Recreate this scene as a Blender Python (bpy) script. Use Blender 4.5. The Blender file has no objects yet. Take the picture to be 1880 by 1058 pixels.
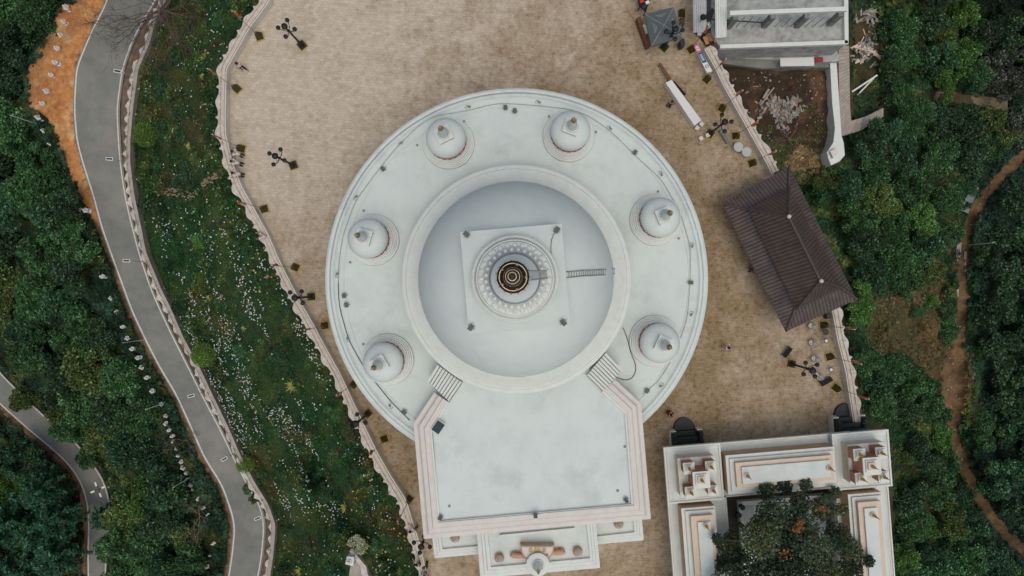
import bpy, bmesh, math, random
import numpy as np
from mathutils import Vector, Matrix
sc = bpy.context.scene
R = math.radians
rng = np.random.default_rng(7); random.seed(7)
# ---------------------------------------------------------------- camera, sky, sun, exposure
H = 60.0; F = 1250.0; NX = 958.0; NY = 520.0           # height above the plaza, focal length and foot point of the vertical (photo pixels)
cd = bpy.data.cameras.new('camera'); cam = bpy.data.objects.new('camera', cd); sc.collection.objects.link(cam)
cam.location = (0, 0, H); cam.rotation_euler = (0, 0, 0)
cd.sensor_width = 36; cd.lens = 36 * F / 1880
cd.shift_x = -(NX - 940) / 1880; cd.shift_y = -(529 - NY) / 1880
cd.clip_start = 0.5; cd.clip_end = 3000; sc.camera = cam
w = bpy.data.worlds.new('World'); sc.world = w; w.use_nodes = True
nt = w.node_tree; nt.nodes.clear()
sky = nt.nodes.new('ShaderNodeTexSky'); sky.sky_type = 'NISHITA'; sky.sun_disc = False
SUN_EL, SUN_AZ = 76.0, 158.0                              # azimuth clockwise from +Y (top of the photo)
sky.sun_elevation = R(SUN_EL); sky.sun_rotation = R(SUN_AZ); sky.dust_density = 6.0; sky.air_density = 1.0; sky.ozone_density = 0.0
bg = nt.nodes.new('ShaderNodeBackground'); bg.inputs['Strength'].default_value = 0.148
ow = nt.nodes.new('ShaderNodeOutputWorld')
nt.links.new(sky.outputs[0], bg.inputs[0]); nt.links.new(bg.outputs[0], ow.inputs[0])
sl = bpy.data.lights.new('sun', 'SUN'); sl.energy = 0.5; sl.angle = R(75); sl.color = (1.0, 0.97, 0.84)
so = bpy.data.objects.new('sun', sl); sc.collection.objects.link(so)
sd = Vector((math.sin(R(SUN_AZ)) * math.cos(R(SUN_EL)), math.cos(R(SUN_AZ)) * math.cos(R(SUN_EL)), math.sin(R(SUN_EL))))
so.rotation_euler = sd.to_track_quat('Z', 'Y').to_euler(); so.location = (0, -40, 70)
sc.view_settings.view_transform = 'Standard'; sc.view_settings.look = 'None'
sc.view_settings.exposure = -0.43; sc.view_settings.gamma = 1.0

# ---------------------------------------------------------------- helpers
col = sc.collection
def P(u, v, z): return Vector(((u - NX) * (H - z) / F, -(v - NY) * (H - z) / F, z))
WL = {}                                                   # world location of every object built here
def tag(o, label=None, cat=None, group=None, kind=None):
    if label: o['label'] = label
    if cat: o['category'] = cat
    if group: o['group'] = group
    if kind: o['kind'] = kind
    return o
def thing(name, label, cat, loc=(0, 0, 0), rz=0, group=None):
    o = bpy.data.objects.new(name, None); col.objects.link(o); o.empty_display_size = 0.3
    o.location = loc; o.rotation_euler = (0, 0, rz); WL[o.name] = Vector(loc)
    return tag(o, label, cat, group)
def kids(o): return [c for c in bpy.data.objects if c.parent == o]
CH = {}
def dup(root, loc=None, rz=None, label=None, group=None, scale=None):
    def rec(o, par):
        c = o.copy(); col.objects.link(c); c.parent = par
        CH[c.name] = []
        for ch in CH.get(o.name, []):
            CH[c.name].append(rec(ch, c))
        return c
    r = rec(root, None)
    if loc is not None: r.location = loc
    if rz is not None: r.rotation_euler = (0, 0, rz)
    if label: r['label'] = label
    if group: r['group'] = group
    if scale: r.scale = (scale,) * 3 if not hasattr(scale, '__len__') else scale
    return r
class MB:
    def __init__(s): s.v = []; s.f = []; s.m = []; s.k = 0
    def add(s, vs, fs):
        n = len(s.v); s.v += [tuple(p) for p in vs]
        for f in fs: s.f.append([i + n for i in f]); s.m.append(s.k)
        return s
    def box(s, c, size, rz=0, ry=0):
        hx, hy, hz = size[0] / 2, size[1] / 2, size[2] / 2
        M = Matrix.Rotation(rz, 3, 'Z') @ Matrix.Rotation(ry, 3, 'Y')
        c = Vector(c)
        vs = [c + M @ Vector((x, y, z)) for z in (-hz, hz) for x, y in ((-hx, -hy), (hx, -hy), (hx, hy), (-hx, hy))]
        return s.add(vs, [(3, 2, 1, 0), (4, 5, 6, 7), (0, 1, 5, 4), (1, 2, 6, 5), (2, 3, 7, 6), (3, 0, 4, 7)])
    def prism(s, pts, z0, z1, top=True, bot=True):
        n = len(pts)
        a = sum(pts[i][0] * pts[(i + 1) % n][1] - pts[(i + 1) % n][0] * pts[i][1] for i in range(n))
        if a < 0: pts = pts[::-1]
        vs = [(p[0], p[1], z0) for p in pts] + [(p[0], p[1], z1) for p in pts]
        fs = [(i, (i + 1) % n, n + (i + 1) % n, n + i) for i in range(n)]
        if top: fs.append(tuple(range(n, 2 * n)))
        if bot: fs.append(tuple(range(n - 1, -1, -1)))
        return s.add(vs, fs)
    def frustum(s, pa, za, pb, zb):                       # pa bottom ring, pb top ring
        n = len(pa)
        a = sum(pa[i][0] * pa[(i + 1) % n][1] - pa[(i + 1) % n][0] * pa[i][1] for i in range(n))
        if a < 0: pa = pa[::-1]; pb = pb[::-1]
        vs = [(p[0], p[1], za) for p in pa] + [(p[0], p[1], zb) for p in pb]
        return s.add(vs, [(i, (i + 1) % n, n + (i + 1) % n, n + i) for i in range(n)] + [tuple(range(n, 2 * n)), tuple(range(n - 1, -1, -1))])
    def lathe(s, prof, c=(0, 0, 0), n=32, cap=True, flute=None):
        vs = []
        for j, (r, z) in enumerate(prof):
            for i in range(n):
                a = 2 * math.pi * i / n
                vs.append((c[0] + r * math.cos(a), c[1] + r * math.sin(a), c[2] + z))
        fs = [(j * n + i, j * n + (i + 1) % n, (j + 1) * n + (i + 1) % n, (j + 1) * n + i) for j in range(len(prof) - 1) for i in range(n)]
        if cap:
            fs.append(tuple(range(n - 1, -1, -1))); fs.append(tuple((len(prof) - 1) * n + i for i in range(n)))
        return s.add(vs, fs)
    def tube(s, pts, r, n=6, taper=None):
        pts = [Vector(p) for p in pts]; rings = []
        for i, p in enumerate(pts):
            d = (pts[min(i + 1, len(pts) - 1)] - pts[max(i - 1, 0)]).normalized()
            up = Vector((0, 0, 1)) if abs(d.z) < 0.9 else Vector((1, 0, 0))
            a = d.cross(up).normalized(); b = d.cross(a)
            rr = r if taper is None else r + (taper - r) * i / max(1, len(pts) - 1)
            rings += [p + (a * math.cos(2 * math.pi * k / n) + b * math.sin(2 * math.pi * k / n)) * rr for k in range(n)]
        m = len(pts)
        fs = [(j * n + i, j * n + (i + 1) % n, (j + 1) * n + (i + 1) % n, (j + 1) * n + i) for j in range(m - 1) for i in range(n)]
        fs += [tuple(range(n - 1, -1, -1)), tuple((m - 1) * n + i for i in range(n))]
        return s.add(rings, fs)
    def sphere(s, c, r, n=12, m=8, sz=1.0):
        return s.lathe([(max(1e-3, r * math.sin(math.pi * j / m)), -r * sz * math.cos(math.pi * j / m)) for j in range(m + 1)], c, n)
    def build(s, name, mats, parent=None, smooth=False, fix=True):
        me = bpy.data.meshes.new(name)
        off = WL.get(parent.name, Vector((0, 0, 0))) if parent else Vector((0, 0, 0))
        me.from_pydata([(x - off.x, y - off.y, z - off.z) for x, y, z in s.v], [], s.f)
        if not isinstance(mats, (list, tuple)): mats = [mats]
        for m in mats: me.materials.append(m)
        if len(mats) > 1: me.polygons.foreach_set('material_index', s.m)
        if fix:
            bm = bmesh.new(); bm.from_mesh(me); bmesh.ops.recalc_face_normals(bm, faces=bm.faces); bm.to_mesh(me); bm.free()
        if smooth: me.polygons.foreach_set('use_smooth', [True] * len(me.polygons))
        o = bpy.data.objects.new(name, me); col.objects.link(o)
        if smooth == 'auto':
            bm = bmesh.new(); bm.from_mesh(me)
            for e in bm.edges:
                if len(e.link_faces) == 2 and e.calc_face_angle(0) > R(35): e.smooth = False
            bm.to_mesh(me); bm.free()
        if parent: o.parent = parent; CH.setdefault(parent.name, []).append(o)
        WL[o.name] = off
        return o

# ---------------------------------------------------------------- materials
def lin(c): return tuple(((x / 255) / 12.92 if x / 255 < 0.04045 else ((x / 255 + 0.055) / 1.055) ** 2.4) for x in c)
def mat(name, c, rough=0.8, c2=None, scale=2.0, lo=0.35, hi=0.65, detail=6, metal=0.0, bump=0.0, bscale=20.0, c3=None, scale3=0.3, lo3=0.45, hi3=0.7):
    m = bpy.data.materials.new(name); m.use_nodes = True; t = m.node_tree; b = t.nodes['Principled BSDF']
    b.inputs['Roughness'].default_value = rough; b.inputs['Metallic'].default_value = metal
    if 'Specular IOR Level' in b.inputs: b.inputs['Specular IOR Level'].default_value = 0.3
    tc = t.nodes.new('ShaderNodeTexCoord')
    def noise(sca, det=detail):
        n = t.nodes.new('ShaderNodeTexNoise'); n.inputs['Scale'].default_value = sca; n.inputs['Detail'].default_value = det
        n.inputs['Roughness'].default_value = 0.65
        t.links.new(tc.outputs['Object'], n.inputs['Vector']); return n
    def mixc(fac, a, bb):
        x = t.nodes.new('ShaderNodeMix'); x.data_type = 'RGBA'
        t.links.new(fac, x.inputs[0])
        for s_, val in ((6, a), (7, bb)):
            if isinstance(val, tuple): x.inputs[s_].default_value = (*val[:3], 1)
            else: t.links.new(val, x.inputs[s_])
        return x.outputs[2]
    def rampf(src, l, h):
        r = t.nodes.new('ShaderNodeMapRange'); r.inputs['From Min'].default_value = l; r.inputs['From Max'].default_value = h
        t.links.new(src, r.inputs['Value']); return r.outputs[0]
    out = tuple(c)
    if c2: out = mixc(rampf(noise(scale).outputs['Fac'], lo, hi), out, tuple(c2))
    if c3: out = mixc(rampf(noise(scale3, 8).outputs['Fac'], lo3, hi3), out, tuple(c3))
    if isinstance(out, tuple): b.inputs['Base Color'].default_value = (*out[:3], 1)
    else: t.links.new(out, b.inputs['Base Color'])
    if bump:
        bn = t.nodes.new('ShaderNodeBump'); bn.inputs['Strength'].default_value = bump; bn.inputs['Distance'].default_value = 0.05
        t.links.new(noise(bscale, 4).outputs['Fac'], bn.inputs['Height']); t.links.new(bn.outputs[0], b.inputs['Normal'])
    return m
def colmat(name, rough=0.9, mul=(1, 1, 1), noise=0.0, nscale=3, trans=0.0, spec=0.2, objvar=0.0):
    m = bpy.data.materials.new(name); m.use_nodes = True; t = m.node_tree; b = t.nodes['Principled BSDF']
    b.inputs['Roughness'].default_value = rough; b.inputs['Specular IOR Level'].default_value = spec
    a = t.nodes.new('ShaderNodeAttribute'); a.attribute_name = 'Col'
    x = t.nodes.new('ShaderNodeMix'); x.data_type = 'RGBA'; x.blend_type = 'MULTIPLY'; x.inputs[0].default_value = 1
    t.links.new(a.outputs['Color'], x.inputs[6]); x.inputs[7].default_value = (*mul, 1)
    out = x.outputs[2]
    if noise:
        tc = t.nodes.new('ShaderNodeTexCoord'); n = t.nodes.new('ShaderNodeTexNoise'); n.inputs['Scale'].default_value = nscale; n.inputs['Detail'].default_value = 8
        n.inputs['Roughness'].default_value = 0.7
        t.links.new(tc.outputs['Object'], n.inputs['Vector'])
        r = t.nodes.new('ShaderNodeMapRange'); r.inputs['From Min'].default_value = 0.25; r.inputs['From Max'].default_value = 0.75
        r.inputs['To Min'].default_value = 1 - noise; r.inputs['To Max'].default_value = 1 + noise
        t.links.new(n.outputs['Fac'], r.inputs['Value'])
        y = t.nodes.new('ShaderNodeVectorMath'); y.operation = 'SCALE'; t.links.new(out, y.inputs[0]); t.links.new(r.outputs[0], y.inputs['Scale']); out = y.outputs[0]
    if objvar:
        oi = t.nodes.new('ShaderNodeObjectInfo'); r = t.nodes.new('ShaderNodeMapRange'); r.inputs['To Min'].default_value = 1 - objvar; r.inputs['To Max'].default_value = 1 + objvar
        t.links.new(oi.outputs['Random'], r.inputs['Value'])
        y = t.nodes.new('ShaderNodeVectorMath'); y.operation = 'SCALE'; t.links.new(out, y.inputs[0]); t.links.new(r.outputs[0], y.inputs['Scale']); out = y.outputs[0]
    t.links.new(out, b.inputs['Base Color'])
    return m
WHITE = mat('white_roof_paint', (.60, .685, .66), .6, (.54, .615, .60), .55, .42, .72, bump=.06, c3=(.44, .485, .475), scale3=.45, lo3=.53, hi3=.85)
HARM = mat('dimmed_platform_paint', (.575, .66, .63), .6, (.54, .615, .60), .9)  # white darkened to offset the brighter light on the flat top
WHITE2 = mat('white_dome_paint', (.645, .735, .705), .55, (.60, .68, .665), 1.1, .4, .75, bump=.04)
TRIM = mat('white_trim_paint', (.655, .71, .675), .6, (.59, .635, .605), 1.5, .42, .72)
CREAM = mat('warm_cream_trim', (.65, .64, .59), .65, (.58, .565, .515), 1.2, .42, .72)
TAN = mat('tan_painted_wall', (.58, .39, .235), .7, (.47, .30, .17), 1.6)
BEIGE = mat('pale_beige_trim', (.66, .565, .45), .7, (.59, .495, .39), 2)
TERRA = mat('terracotta_paint', (.52, .25, .13), .7, (.44, .2, .1), 2)
GOLD = mat('gilded_metal', (.66, .46, .15), .45, (.46, .29, .07), 8, metal=.15)
GOLDD = mat('dark_gilding', (.022, .017, .010), .6, (.010, .008, .006), 8)  # near-black tone that shows between the gold rings
PALEG = mat('pale_gilded_metal', (.62, .52, .36), .45, (.45, .35, .2), 9, metal=.35)
RED = mat('red_painted_pattern', (.45, .06, .05), .7)
CONC = mat('weathered_concrete', (.44, .46, .44), .85, (.30, .32, .31), 1.2, bump=.2, c3=(.19, .21, .20), scale3=.6, lo3=.5, hi3=.72)
CONCD = mat('dark_stained_concrete', (.24, .26, .24), .9, (.13, .15, .135), 1.2, bump=.2)
STONE = mat('pale_parapet_stone', (.62, .56, .48), .85, (.47, .42, .35), 2.2, bump=.3, bscale=8)
ROCKW = mat('whitewashed_rockwork', (.62, .60, .54), .9, (.44, .40, .34), 2.0, bump=.5, bscale=6)
LEDGE = mat('grey_wall_ledge', (.40, .39, .36), .9, (.30, .27, .23), 1.5, bump=.2)
ASPH = mat('asphalt', (.205, .222, .203), .9, (.150, .166, .153), .8, .3, .7, bump=.25, bscale=30, c3=(.26, .26, .225), scale3=.16, lo3=.47, hi3=.72)
LINE = mat('worn_white_road_paint', (.62, .62, .58), .8, (.36, .37, .35), 3, .5, .72)
STATUE = mat('white_statue_stone', (.78, .80, .78), .7, (.64, .66, .64), 4)
BLACK = mat('black_painted_metal', (.012, .013, .014), .5)
BLACKS = mat('dark_polished_stone', (.030, .042, .040), .5, (.018, .025, .024), 3)
OLIVE = mat('olive_dark_pedestal', (.075, .07, .025), .7, (.04, .035, .012), 6)
YEL = mat('yellow_painted_trim', (.42, .33, .07), .6)
STEEL = mat('galvanised_steel', (.42, .44, .44), .5, metal=.4)
GREYM = mat('grey_floodlight_metal', (.20, .23, .225), .6)
WOOD = mat('weathered_timber', (.42, .36, .30), .85, (.27, .22, .18), 5)
WOODB = mat('brown_timber', (.19, .085, .045), .7, (.13, .055, .03), 4)
GLASS = mat('dark_panel_glass', (.012, .04, .055), .55)
WPLAST = mat('white_plastic', (.68, .71, .70), .5)
ROOFT = None
BARK = mat('grey_brown_bark', (.13, .10, .07), .9, (.08, .06, .045), 9, bump=.3)
BARKP = mat('pale_dry_bark', (.25, .19, .14), .9, (.16, .12, .09), 8, bump=.3)
CANOPY = mat('grey_canopy_cloth', (.115, .15, .155), .7, (.095, .125, .13), 2)
SHEET = mat('corrugated_grey_sheet', (.46, .49, .49), .6, (.36, .39, .39), 2)
REDSH = mat('red_metal_sheet', (.28, .04, .035), .5)
CLOTHB = mat('black_cloth', (.015, .015, .018), .9)
# ---------------------------------------------------------------- outlines in photo pixels, heights in metres
WALLL = [(500,-60),(487,0),(453,45),(440,68),(408,125),(406,200),(406,245),(419,300),(436,345),(456,380),(486,435),(505,480),(530,530),(546,560),(569,600),(590,640),(618,690),(641,740),(660,780),(669,800),(689,840),(712,880),(738,920),(750,960),(763,1000),(776,1058),(790,1130)]
WALLR1 = [(1300,86),(1318,118),(1333,150),(1360,199),(1387,247),(1410,288),(1424,316)]
WALLR2 = [(1470,430),(1534,560),(1546,625),(1560,679),(1569,737),(1574,770),(1580,800)]
RL = [(225,-110),(205,-60),(197,0),(166,60),(139,125),(135,200),(140,260),(151,300),(171,362),(184,413),(202,464),(226,530),(241,571),(265,622),(291,673),(322,724),(352,790),(373,839),(406,890),(424,941),(430,967),(425,1017),(419,1058),(405,1130)]
RR = [(330,-110),(310,-60),(287,0),(264,38),(244,75),(226,125),(216,200),(219,260),(222,300),(231,362),(243,413),(256,464),(278,530),(300,580),(320,622),(346,673),(371,724),(406,790),(429,839),(455,890),(480,931),(486,965),(482,1017),(475,1058),(460,1130)]
GW = [(325,-60),(298,0),(279,38),(270,75),(248,125),(238,200),(233,260),(233,300),(241,362),(252,413),(262,464),(289,530),(309,571),(331,622),(359,673),(383,724),(415,790),(436,839),(463,890),(488,930),(500,965),(496,1017),(490,1058),(478,1130)]
LL = [(-90,650),(0,745),(51,790),(92,824),(120,849),(140,875),(153,903),(159,931),(161,967),(159,1018),(160,1058),(158,1130)]
LR = [(-60,600),(0,683),(36,719),(79,761),(125,795),(160,835),(188,875),(199,903),(203,931),(202,972),(198,1005),(195,1058),(192,1130)]
TRACK = [(1900,270),(1846,315),(1815,352),(1790,385),(1775,430),(1768,480),(1768,540),(1765,600),(1757,650),(1752,700),(1748,750),(1752,800),(1768,850),(1790,900),(1818,945),(1850,985),(1900,1030)]
def at_v(pl, v):
    a = np.array(pl, float); return np.interp(v, a[:, 1], a[:, 0])
def resamp(pl, n=None, step=None):
    a = np.array(pl, float); d = np.r_[0, np.cumsum(np.hypot(*np.diff(a, axis=0).T))]
    if n is None: n = int(d[-1] / step) + 1
    s = np.linspace(0, d[-1], n)
    # smooth (Catmull-like by double interpolation)
    return np.c_[np.interp(s, d, a[:, 0]), np.interp(s, d, a[:, 1])]
def smooth(a, k=5):
    a = np.array(a, float)
    for _ in range(k):
        b = a.copy(); b[1:-1] = .25 * a[:-2] + .5 * a[1:-1] + .25 * a[2:]; a = b
    return a
def zroad(v): return -12 - 13 * np.clip(v, -200, 1300) / 1058.
ZL = -38.0
ctrl = []
def cp(pl, z, step=40):
    for u, v in resamp(pl, step=step): ctrl.append((u, v, z(v) if callable(z) else z))
cp(WALLL, -3.2); cp([(a, b) for a, b in WALLR1], -3.0); cp(WALLR2, -3.0); cp([(1280,-80),(1285,50)], -3.5)
for du in (40, 120): cp([(a + du, b) for a, b in WALLL], -2.0, 80)
cp([(900, 100), (700, 500), (1000, 900), (1200, 500), (1300, 900), (1450, 700)], -2.0, 100)
cp(RL, zroad); cp(RR, zroad); cp([((a + b) / 2, v) for (a, v), (b, _) in zip(RL, RR)], zroad)
cp([(a + 6, b) for a, b in GW], lambda v: zroad(v) + .6)
cp(LL, ZL); cp(LR, ZL)
for u, v, z in [(0,0,-26),(60,60,-22),(110,30,-15),(100,100,-13.6),(95,180,-14),(0,150,-27),(30,300,-30),(90,330,-22),(0,450,-34),(110,450,-24),(0,560,-36),(120,560,-27),(180,640,-24),(100,650,-32),(200,760,-29),(260,860,-29),(330,900,-26),(300,980,-30),(370,1040,-27),(240,1000,-34),(20,900,-42),(80,960,-41),(40,1058,-44),(110,1058,-40),(-300,500,-44),(-300,0,-36),(-300,1000,-50),(0,-200,-26),(-900,500,-60),(-600,-700,-45),(-700,1700,-60),
    (1450,190,-3.9),(1400,150,-3.9),(1500,150,-3.7),(1515,200,-3.7),(1510,285,-4.2),(1530,302,-4.4),(1518,240,-3.8),(1450,130,-3.9),(1512,170,-3.7),(1350,20,-5),(1540,20,-6),(1500,-80,-6),(1460,270,-4.4),(1480,350,-6),(1600,60,-9),(1600,140,-9),(1560,200,-7.2),(1590,225,-8.6),(1620,205,-9.2),(1575,232,-8.2),(1605,214,-9),(1560,262,-7.6),(1700,90,-15),(1820,90,-20),(1650,200,-11),(1750,180,-15),(1830,190,-18),(1560,400,-9),(1650,400,-14),(1620,600,-9),(1700,600,-15),(1680,780,-13),(1680,900,-12),(1660,1040,-12),(1730,960,-15),(1760,1040,-17),(1600,330,-9),
    (1850,600,-25),(1860,450,-25),(1860,800,-25),(1840,700,-24),(2200,500,-36),(2200,1000,-34),(2300,0,-36),(3000,500,-55),(2500,1700,-45),(2400,-700,-45),(1450,1000,-2),(1600,900,-3),(1300,1200,-3),(950,-300,-3),(950,1250,-3),(900,-1000,-10),(950,1900,-10),(655,1012,-5.6),(640,1040,-5.7),(660,1040,-5.5),(690,1060,-5.2),(685,1030,-5.2),(675,1090,-5.6),(640,1010,-5.8),(560,900,-9)]:
    ctrl.append((u, v, z))
cp(TRACK, lambda v: -19.5)
CT = np.array(ctrl)
def zidw(u, v):
    u = np.asarray(u, float).ravel(); v = np.asarray(v, float).ravel(); out = np.empty(len(u))
    for i in range(0, len(u), 20000):
        d2 = (u[i:i+20000, None] - CT[:, 0]) ** 2 + (v[i:i+20000, None] - CT[:, 1]) ** 2 + 60
        w_ = d2 ** -1.6; out[i:i+20000] = (w_ * CT[:, 2]).sum(1) / w_.sum(1)
    return out
def pdist(pl, u, v, want_t=False):
    a = np.array(pl, float); best = np.full(len(u), 1e9)
    for (x0, y0), (x1, y1) in zip(a[:-1], a[1:]):
        dx, dy = x1 - x0, y1 - y0; L = dx * dx + dy * dy + 1e-9
        t = np.clip(((u - x0) * dx + (v - y0) * dy) / L, 0, 1)
        best = np.minimum(best, np.hypot(u - x0 - t * dx, v - y0 - t * dy))
    return best
def inpoly(poly, u, v):
    a = np.array(poly, float); r = np.zeros(len(u), bool); j = len(a) - 1
    for i in range(len(a)):
        c = ((a[i, 1] > v) != (a[j, 1] > v)) & (u < (a[j, 0] - a[i, 0]) * (v - a[i, 1]) / (a[j, 1] - a[i, 1] + 1e-12) + a[i, 0])
        r ^= c; j = i
    return r
_ng = rng.random((8, 256, 256))
def vnoise(x, y, k=0):
    g = _ng[k % 8]; xi = np.floor(x).astype(int); yi = np.floor(y).astype(int); fx = x - xi; fy = y - yi
    fx = fx * fx * (3 - 2 * fx); fy = fy * fy * (3 - 2 * fy)
    a = g[xi % 256, yi % 256]; b = g[(xi + 1) % 256, yi % 256]; c = g[xi % 256, (yi + 1) % 256]; d = g[(xi + 1) % 256, (yi + 1) % 256]
    return (a * (1 - fx) + b * fx) * (1 - fy) + (c * (1 - fx) + d * fx) * fy
def fnoise(x, y, k=0, o=4):
    s = 0; a = .5; t = 0
    for i in range(o): s = s + a * vnoise(x * 2 ** i + 17 * i, y * 2 ** i + 31 * i, k + i); t += a; a *= .55
    return s / t
ROADP = RL + RR[::-1]; LOWP = LL + LR[::-1]
PLAZA_IN = [(u + 4, v) for u, v in WALLL] + [(1290, 1130), (1590, 1130), (1582, 800)] + [(u - 4, v) for u, v in WALLR2[::-1]] + [(u - 4, v) for u, v in WALLR1[::-1]] + [(1296, 84), (1274, 60), (1272, -60)]
BANK = [(150,-60),(140,0),(108,14),(100,30),(98,62),(78,80),(68,110),(50,128),(54,160),(52,195),(80,212),(98,235),(104,262),(118,290),(135,330),(150,370),(175,410),(190,410),(160,330),(140,260),(135,200),(139,125),(166,60),(197,0),(205,-60)]
SOIL = [(1310,112),(1530,112),(1535,285),(1545,300),(1510,330),(1470,310),(1430,318),(1400,250),(1350,170)]
GARDEN = WALLL + GW[::-1]
# terrain grid
gu = np.r_[np.linspace(-5000, -400, 14)[:-1], np.linspace(-400, -40, 16)[:-1], np.arange(-40, 1925, 5), np.linspace(1930, 2300, 16), np.linspace(2500, 7000, 14)]
gv = np.r_[np.linspace(-5000, -400, 14)[:-1], np.linspace(-400, -40, 14)[:-1], np.arange(-40, 1105, 5), np.linspace(1110, 1500, 14), np.linspace(1600, 6000, 14)]
GU, GV = np.meshgrid(gu, gv); U = GU.ravel(); V = GV.ravel()
Z = zidw(U, V)
wild = 1 - np.exp(-np.minimum(pdist([((a + b) / 2, v) for (a, v), (b, _) in zip(RL, RR)], U, V), 400) / 60)
Z += (fnoise(U / 40, V / 40, 0) - .5) * 2.2 * wild * (~inpoly(PLAZA_IN, U, V))
dr = pdist([((a + b) / 2, v) for (a, v), (b, _) in zip(RL, RR)], U, V)
inr = inpoly(ROADP, U, V); de = np.minimum(pdist(RL, U, V), pdist(RR, U, V)); de = np.where(inr, 0, de)
wt = np.clip(1 - (de - 16) / 26, 0, 1) * (V < 1140)
Z = Z * (1 - wt) + (zroad(V) - .18) * wt
inl = inpoly(LOWP, U, V); dl = np.where(inl, 0, np.minimum(pdist(LL, U, V), pdist(LR, U, V)))
wt2 = np.clip(1 - (dl - 10) / 22, 0, 1)
Z = Z * (1 - wt2) + (ZL - .18) * wt2
ipl = inpoly(PLAZA_IN, U, V); Z = np.where(ipl, np.minimum(Z, -2.0), Z)
Z = np.minimum(Z, np.where(inpoly([(1260,-300),(1580,-300),(1560,120),(1300,130)], U, V), -3.6, 99))
ZG = Z.reshape(GU.shape)
def zt(u, v):
    u = np.atleast_1d(np.asarray(u, float)); v = np.atleast_1d(np.asarray(v, float))
    i = np.clip(np.searchsorted(gu, u) - 1, 0, len(gu) - 2); j = np.clip(np.searchsorted(gv, v) - 1, 0, len(gv) - 2)
    fx = np.clip((u - gu[i]) / (gu[i + 1] - gu[i]), 0, 1); fy = np.clip((v - gv[j]) / (gv[j + 1] - gv[j]), 0, 1)
    return (ZG[j, i] * (1 - fx) + ZG[j, i + 1] * fx) * (1 - fy) + (ZG[j + 1, i] * (1 - fx) + ZG[j + 1, i + 1] * fx) * fy
def z1(u, v): return float(zt(u, v)[0])
def Pn(u, v, z): return np.c_[(u - NX) * (H - z) / F, -(v - NY) * (H - z) / F, z]
def np_mesh(name, verts, faces, mats, colr=None, kind=None, smooth=False):
    me = bpy.data.meshes.new(name); nf, k = faces.shape
    me.vertices.add(len(verts)); me.vertices.foreach_set('co', np.asarray(verts, np.float32).ravel())
    me.loops.add(nf * k); me.loops.foreach_set('vertex_index', faces.astype(np.int32).ravel())
    me.polygons.add(nf); me.polygons.foreach_set('loop_start', np.arange(0, nf * k, k, dtype=np.int32))
    try: me.polygons.foreach_set('loop_total', np.full(nf, k, np.int32))
    except Exception: pass
    if colr is not None:
        ca = me.color_attributes.new('Col', 'FLOAT_COLOR', 'POINT')
        ca.data.foreach_set('color', np.c_[colr, np.ones(len(colr))].astype(np.float32).ravel())
    me.update(calc_edges=True); me.materials.append(mats)
    if smooth: me.polygons.foreach_set('use_smooth', [True] * nf)
    return me
def np_obj(name, me, kind=None, parent=None):
    o = bpy.data.objects.new(name, me); col.objects.link(o)
    if kind: o['kind'] = kind
    WL[o.name] = Vector((0, 0, 0))
    if parent: o.parent = parent; CH.setdefault(parent.name, []).append(o)
    return o
nx_, ny_ = len(gu), len(gv)
ii, jj = np.meshgrid(np.arange(nx_ - 1), np.arange(ny_ - 1)); b0 = (jj * nx_ + ii).ravel()
faces = np.c_[b0, b0 + nx_, b0 + nx_ + 1, b0 + 1]
def mixn(a, b, t): return a * (1 - t[:, None]) + np.array(b) * t[:, None]
def sstep(x, a, b): t = np.clip((x - a) / (b - a), 0, 1); return t * t * (3 - 2 * t)
n1 = fnoise(U / 22, V / 22, 1); n2 = fnoise(U / 7, V / 7, 2); n3 = fnoise(U / 60, V / 60, 3)
C = np.tile(np.array([.026, .050, .022]), (len(U), 1))
C = mixn(C, (.05, .05, .02), sstep(n1, .45, .7))
rb = U > 1560; C = np.where(rb[:, None], mixn(C, (.085, .065, .034), sstep(n3, .42, .62)), C)
g = inpoly(GARDEN, U, V); gc = mixn(np.tile(np.array([.022, .055, .020]), (len(U), 1)), (.05, .085, .025), sstep(n1, .4, .65)); gc = mixn(gc, (.075, .06, .025), sstep(n3, .55, .7) * .7)
C = np.where(g[:, None], gc, C)
jit = (n2 - .5) * 26
bk = inpoly(BANK, U + jit, V + jit * .6); bkc = mixn(np.tile(np.array([.50, .235, .085]), (len(U), 1)), (.34, .15, .055), sstep(n2, .4, .75)); bkc = mixn(bkc, (.52, .34, .17), sstep(n1, .55, .75))
C = np.where(bk[:, None], bkc, C)
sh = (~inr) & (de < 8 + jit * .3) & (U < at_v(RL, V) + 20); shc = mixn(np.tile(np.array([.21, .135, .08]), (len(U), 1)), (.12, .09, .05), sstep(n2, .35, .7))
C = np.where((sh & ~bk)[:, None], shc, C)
gt = (~inr) & (U > at_v(RR, V) - 2) & (U < at_v(GW, V)) & (V < 1150); gtc = mixn(np.tile(np.array([.13, .11, .085]), (len(U), 1)), (.26, .15, .09), sstep(n2, .5, .75))
C = np.where(gt[:, None], gtc, C)
sl_ = (~inl) & (dl < 16 + jit * .35) & (pdist(LL, U, V) < pdist(LR, U, V) + 5); C = np.where(sl_[:, None], mixn(np.tile(np.array([.26, .15, .085]), (len(U), 1)), (.16, .11, .06), sstep(n2, .4, .7)), C)
so_ = inpoly(SOIL, U + jit * .4, V + jit * .3); soc = mixn(np.tile(np.array([.045, .031, .019]), (len(U), 1)), (.105, .060, .034), sstep(n1 + (U - 1440) * .0012, .5, .68)); soc = mixn(soc, (.05, .035, .02), sstep(1 - n3, .5, .66) * .8); soc = mixn(soc, (.09, .12, .045), sstep(V - 250 + jit, 0, 40) * sstep(n2, .35, .6))
C = np.where(so_[:, None], soc, C)
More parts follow.
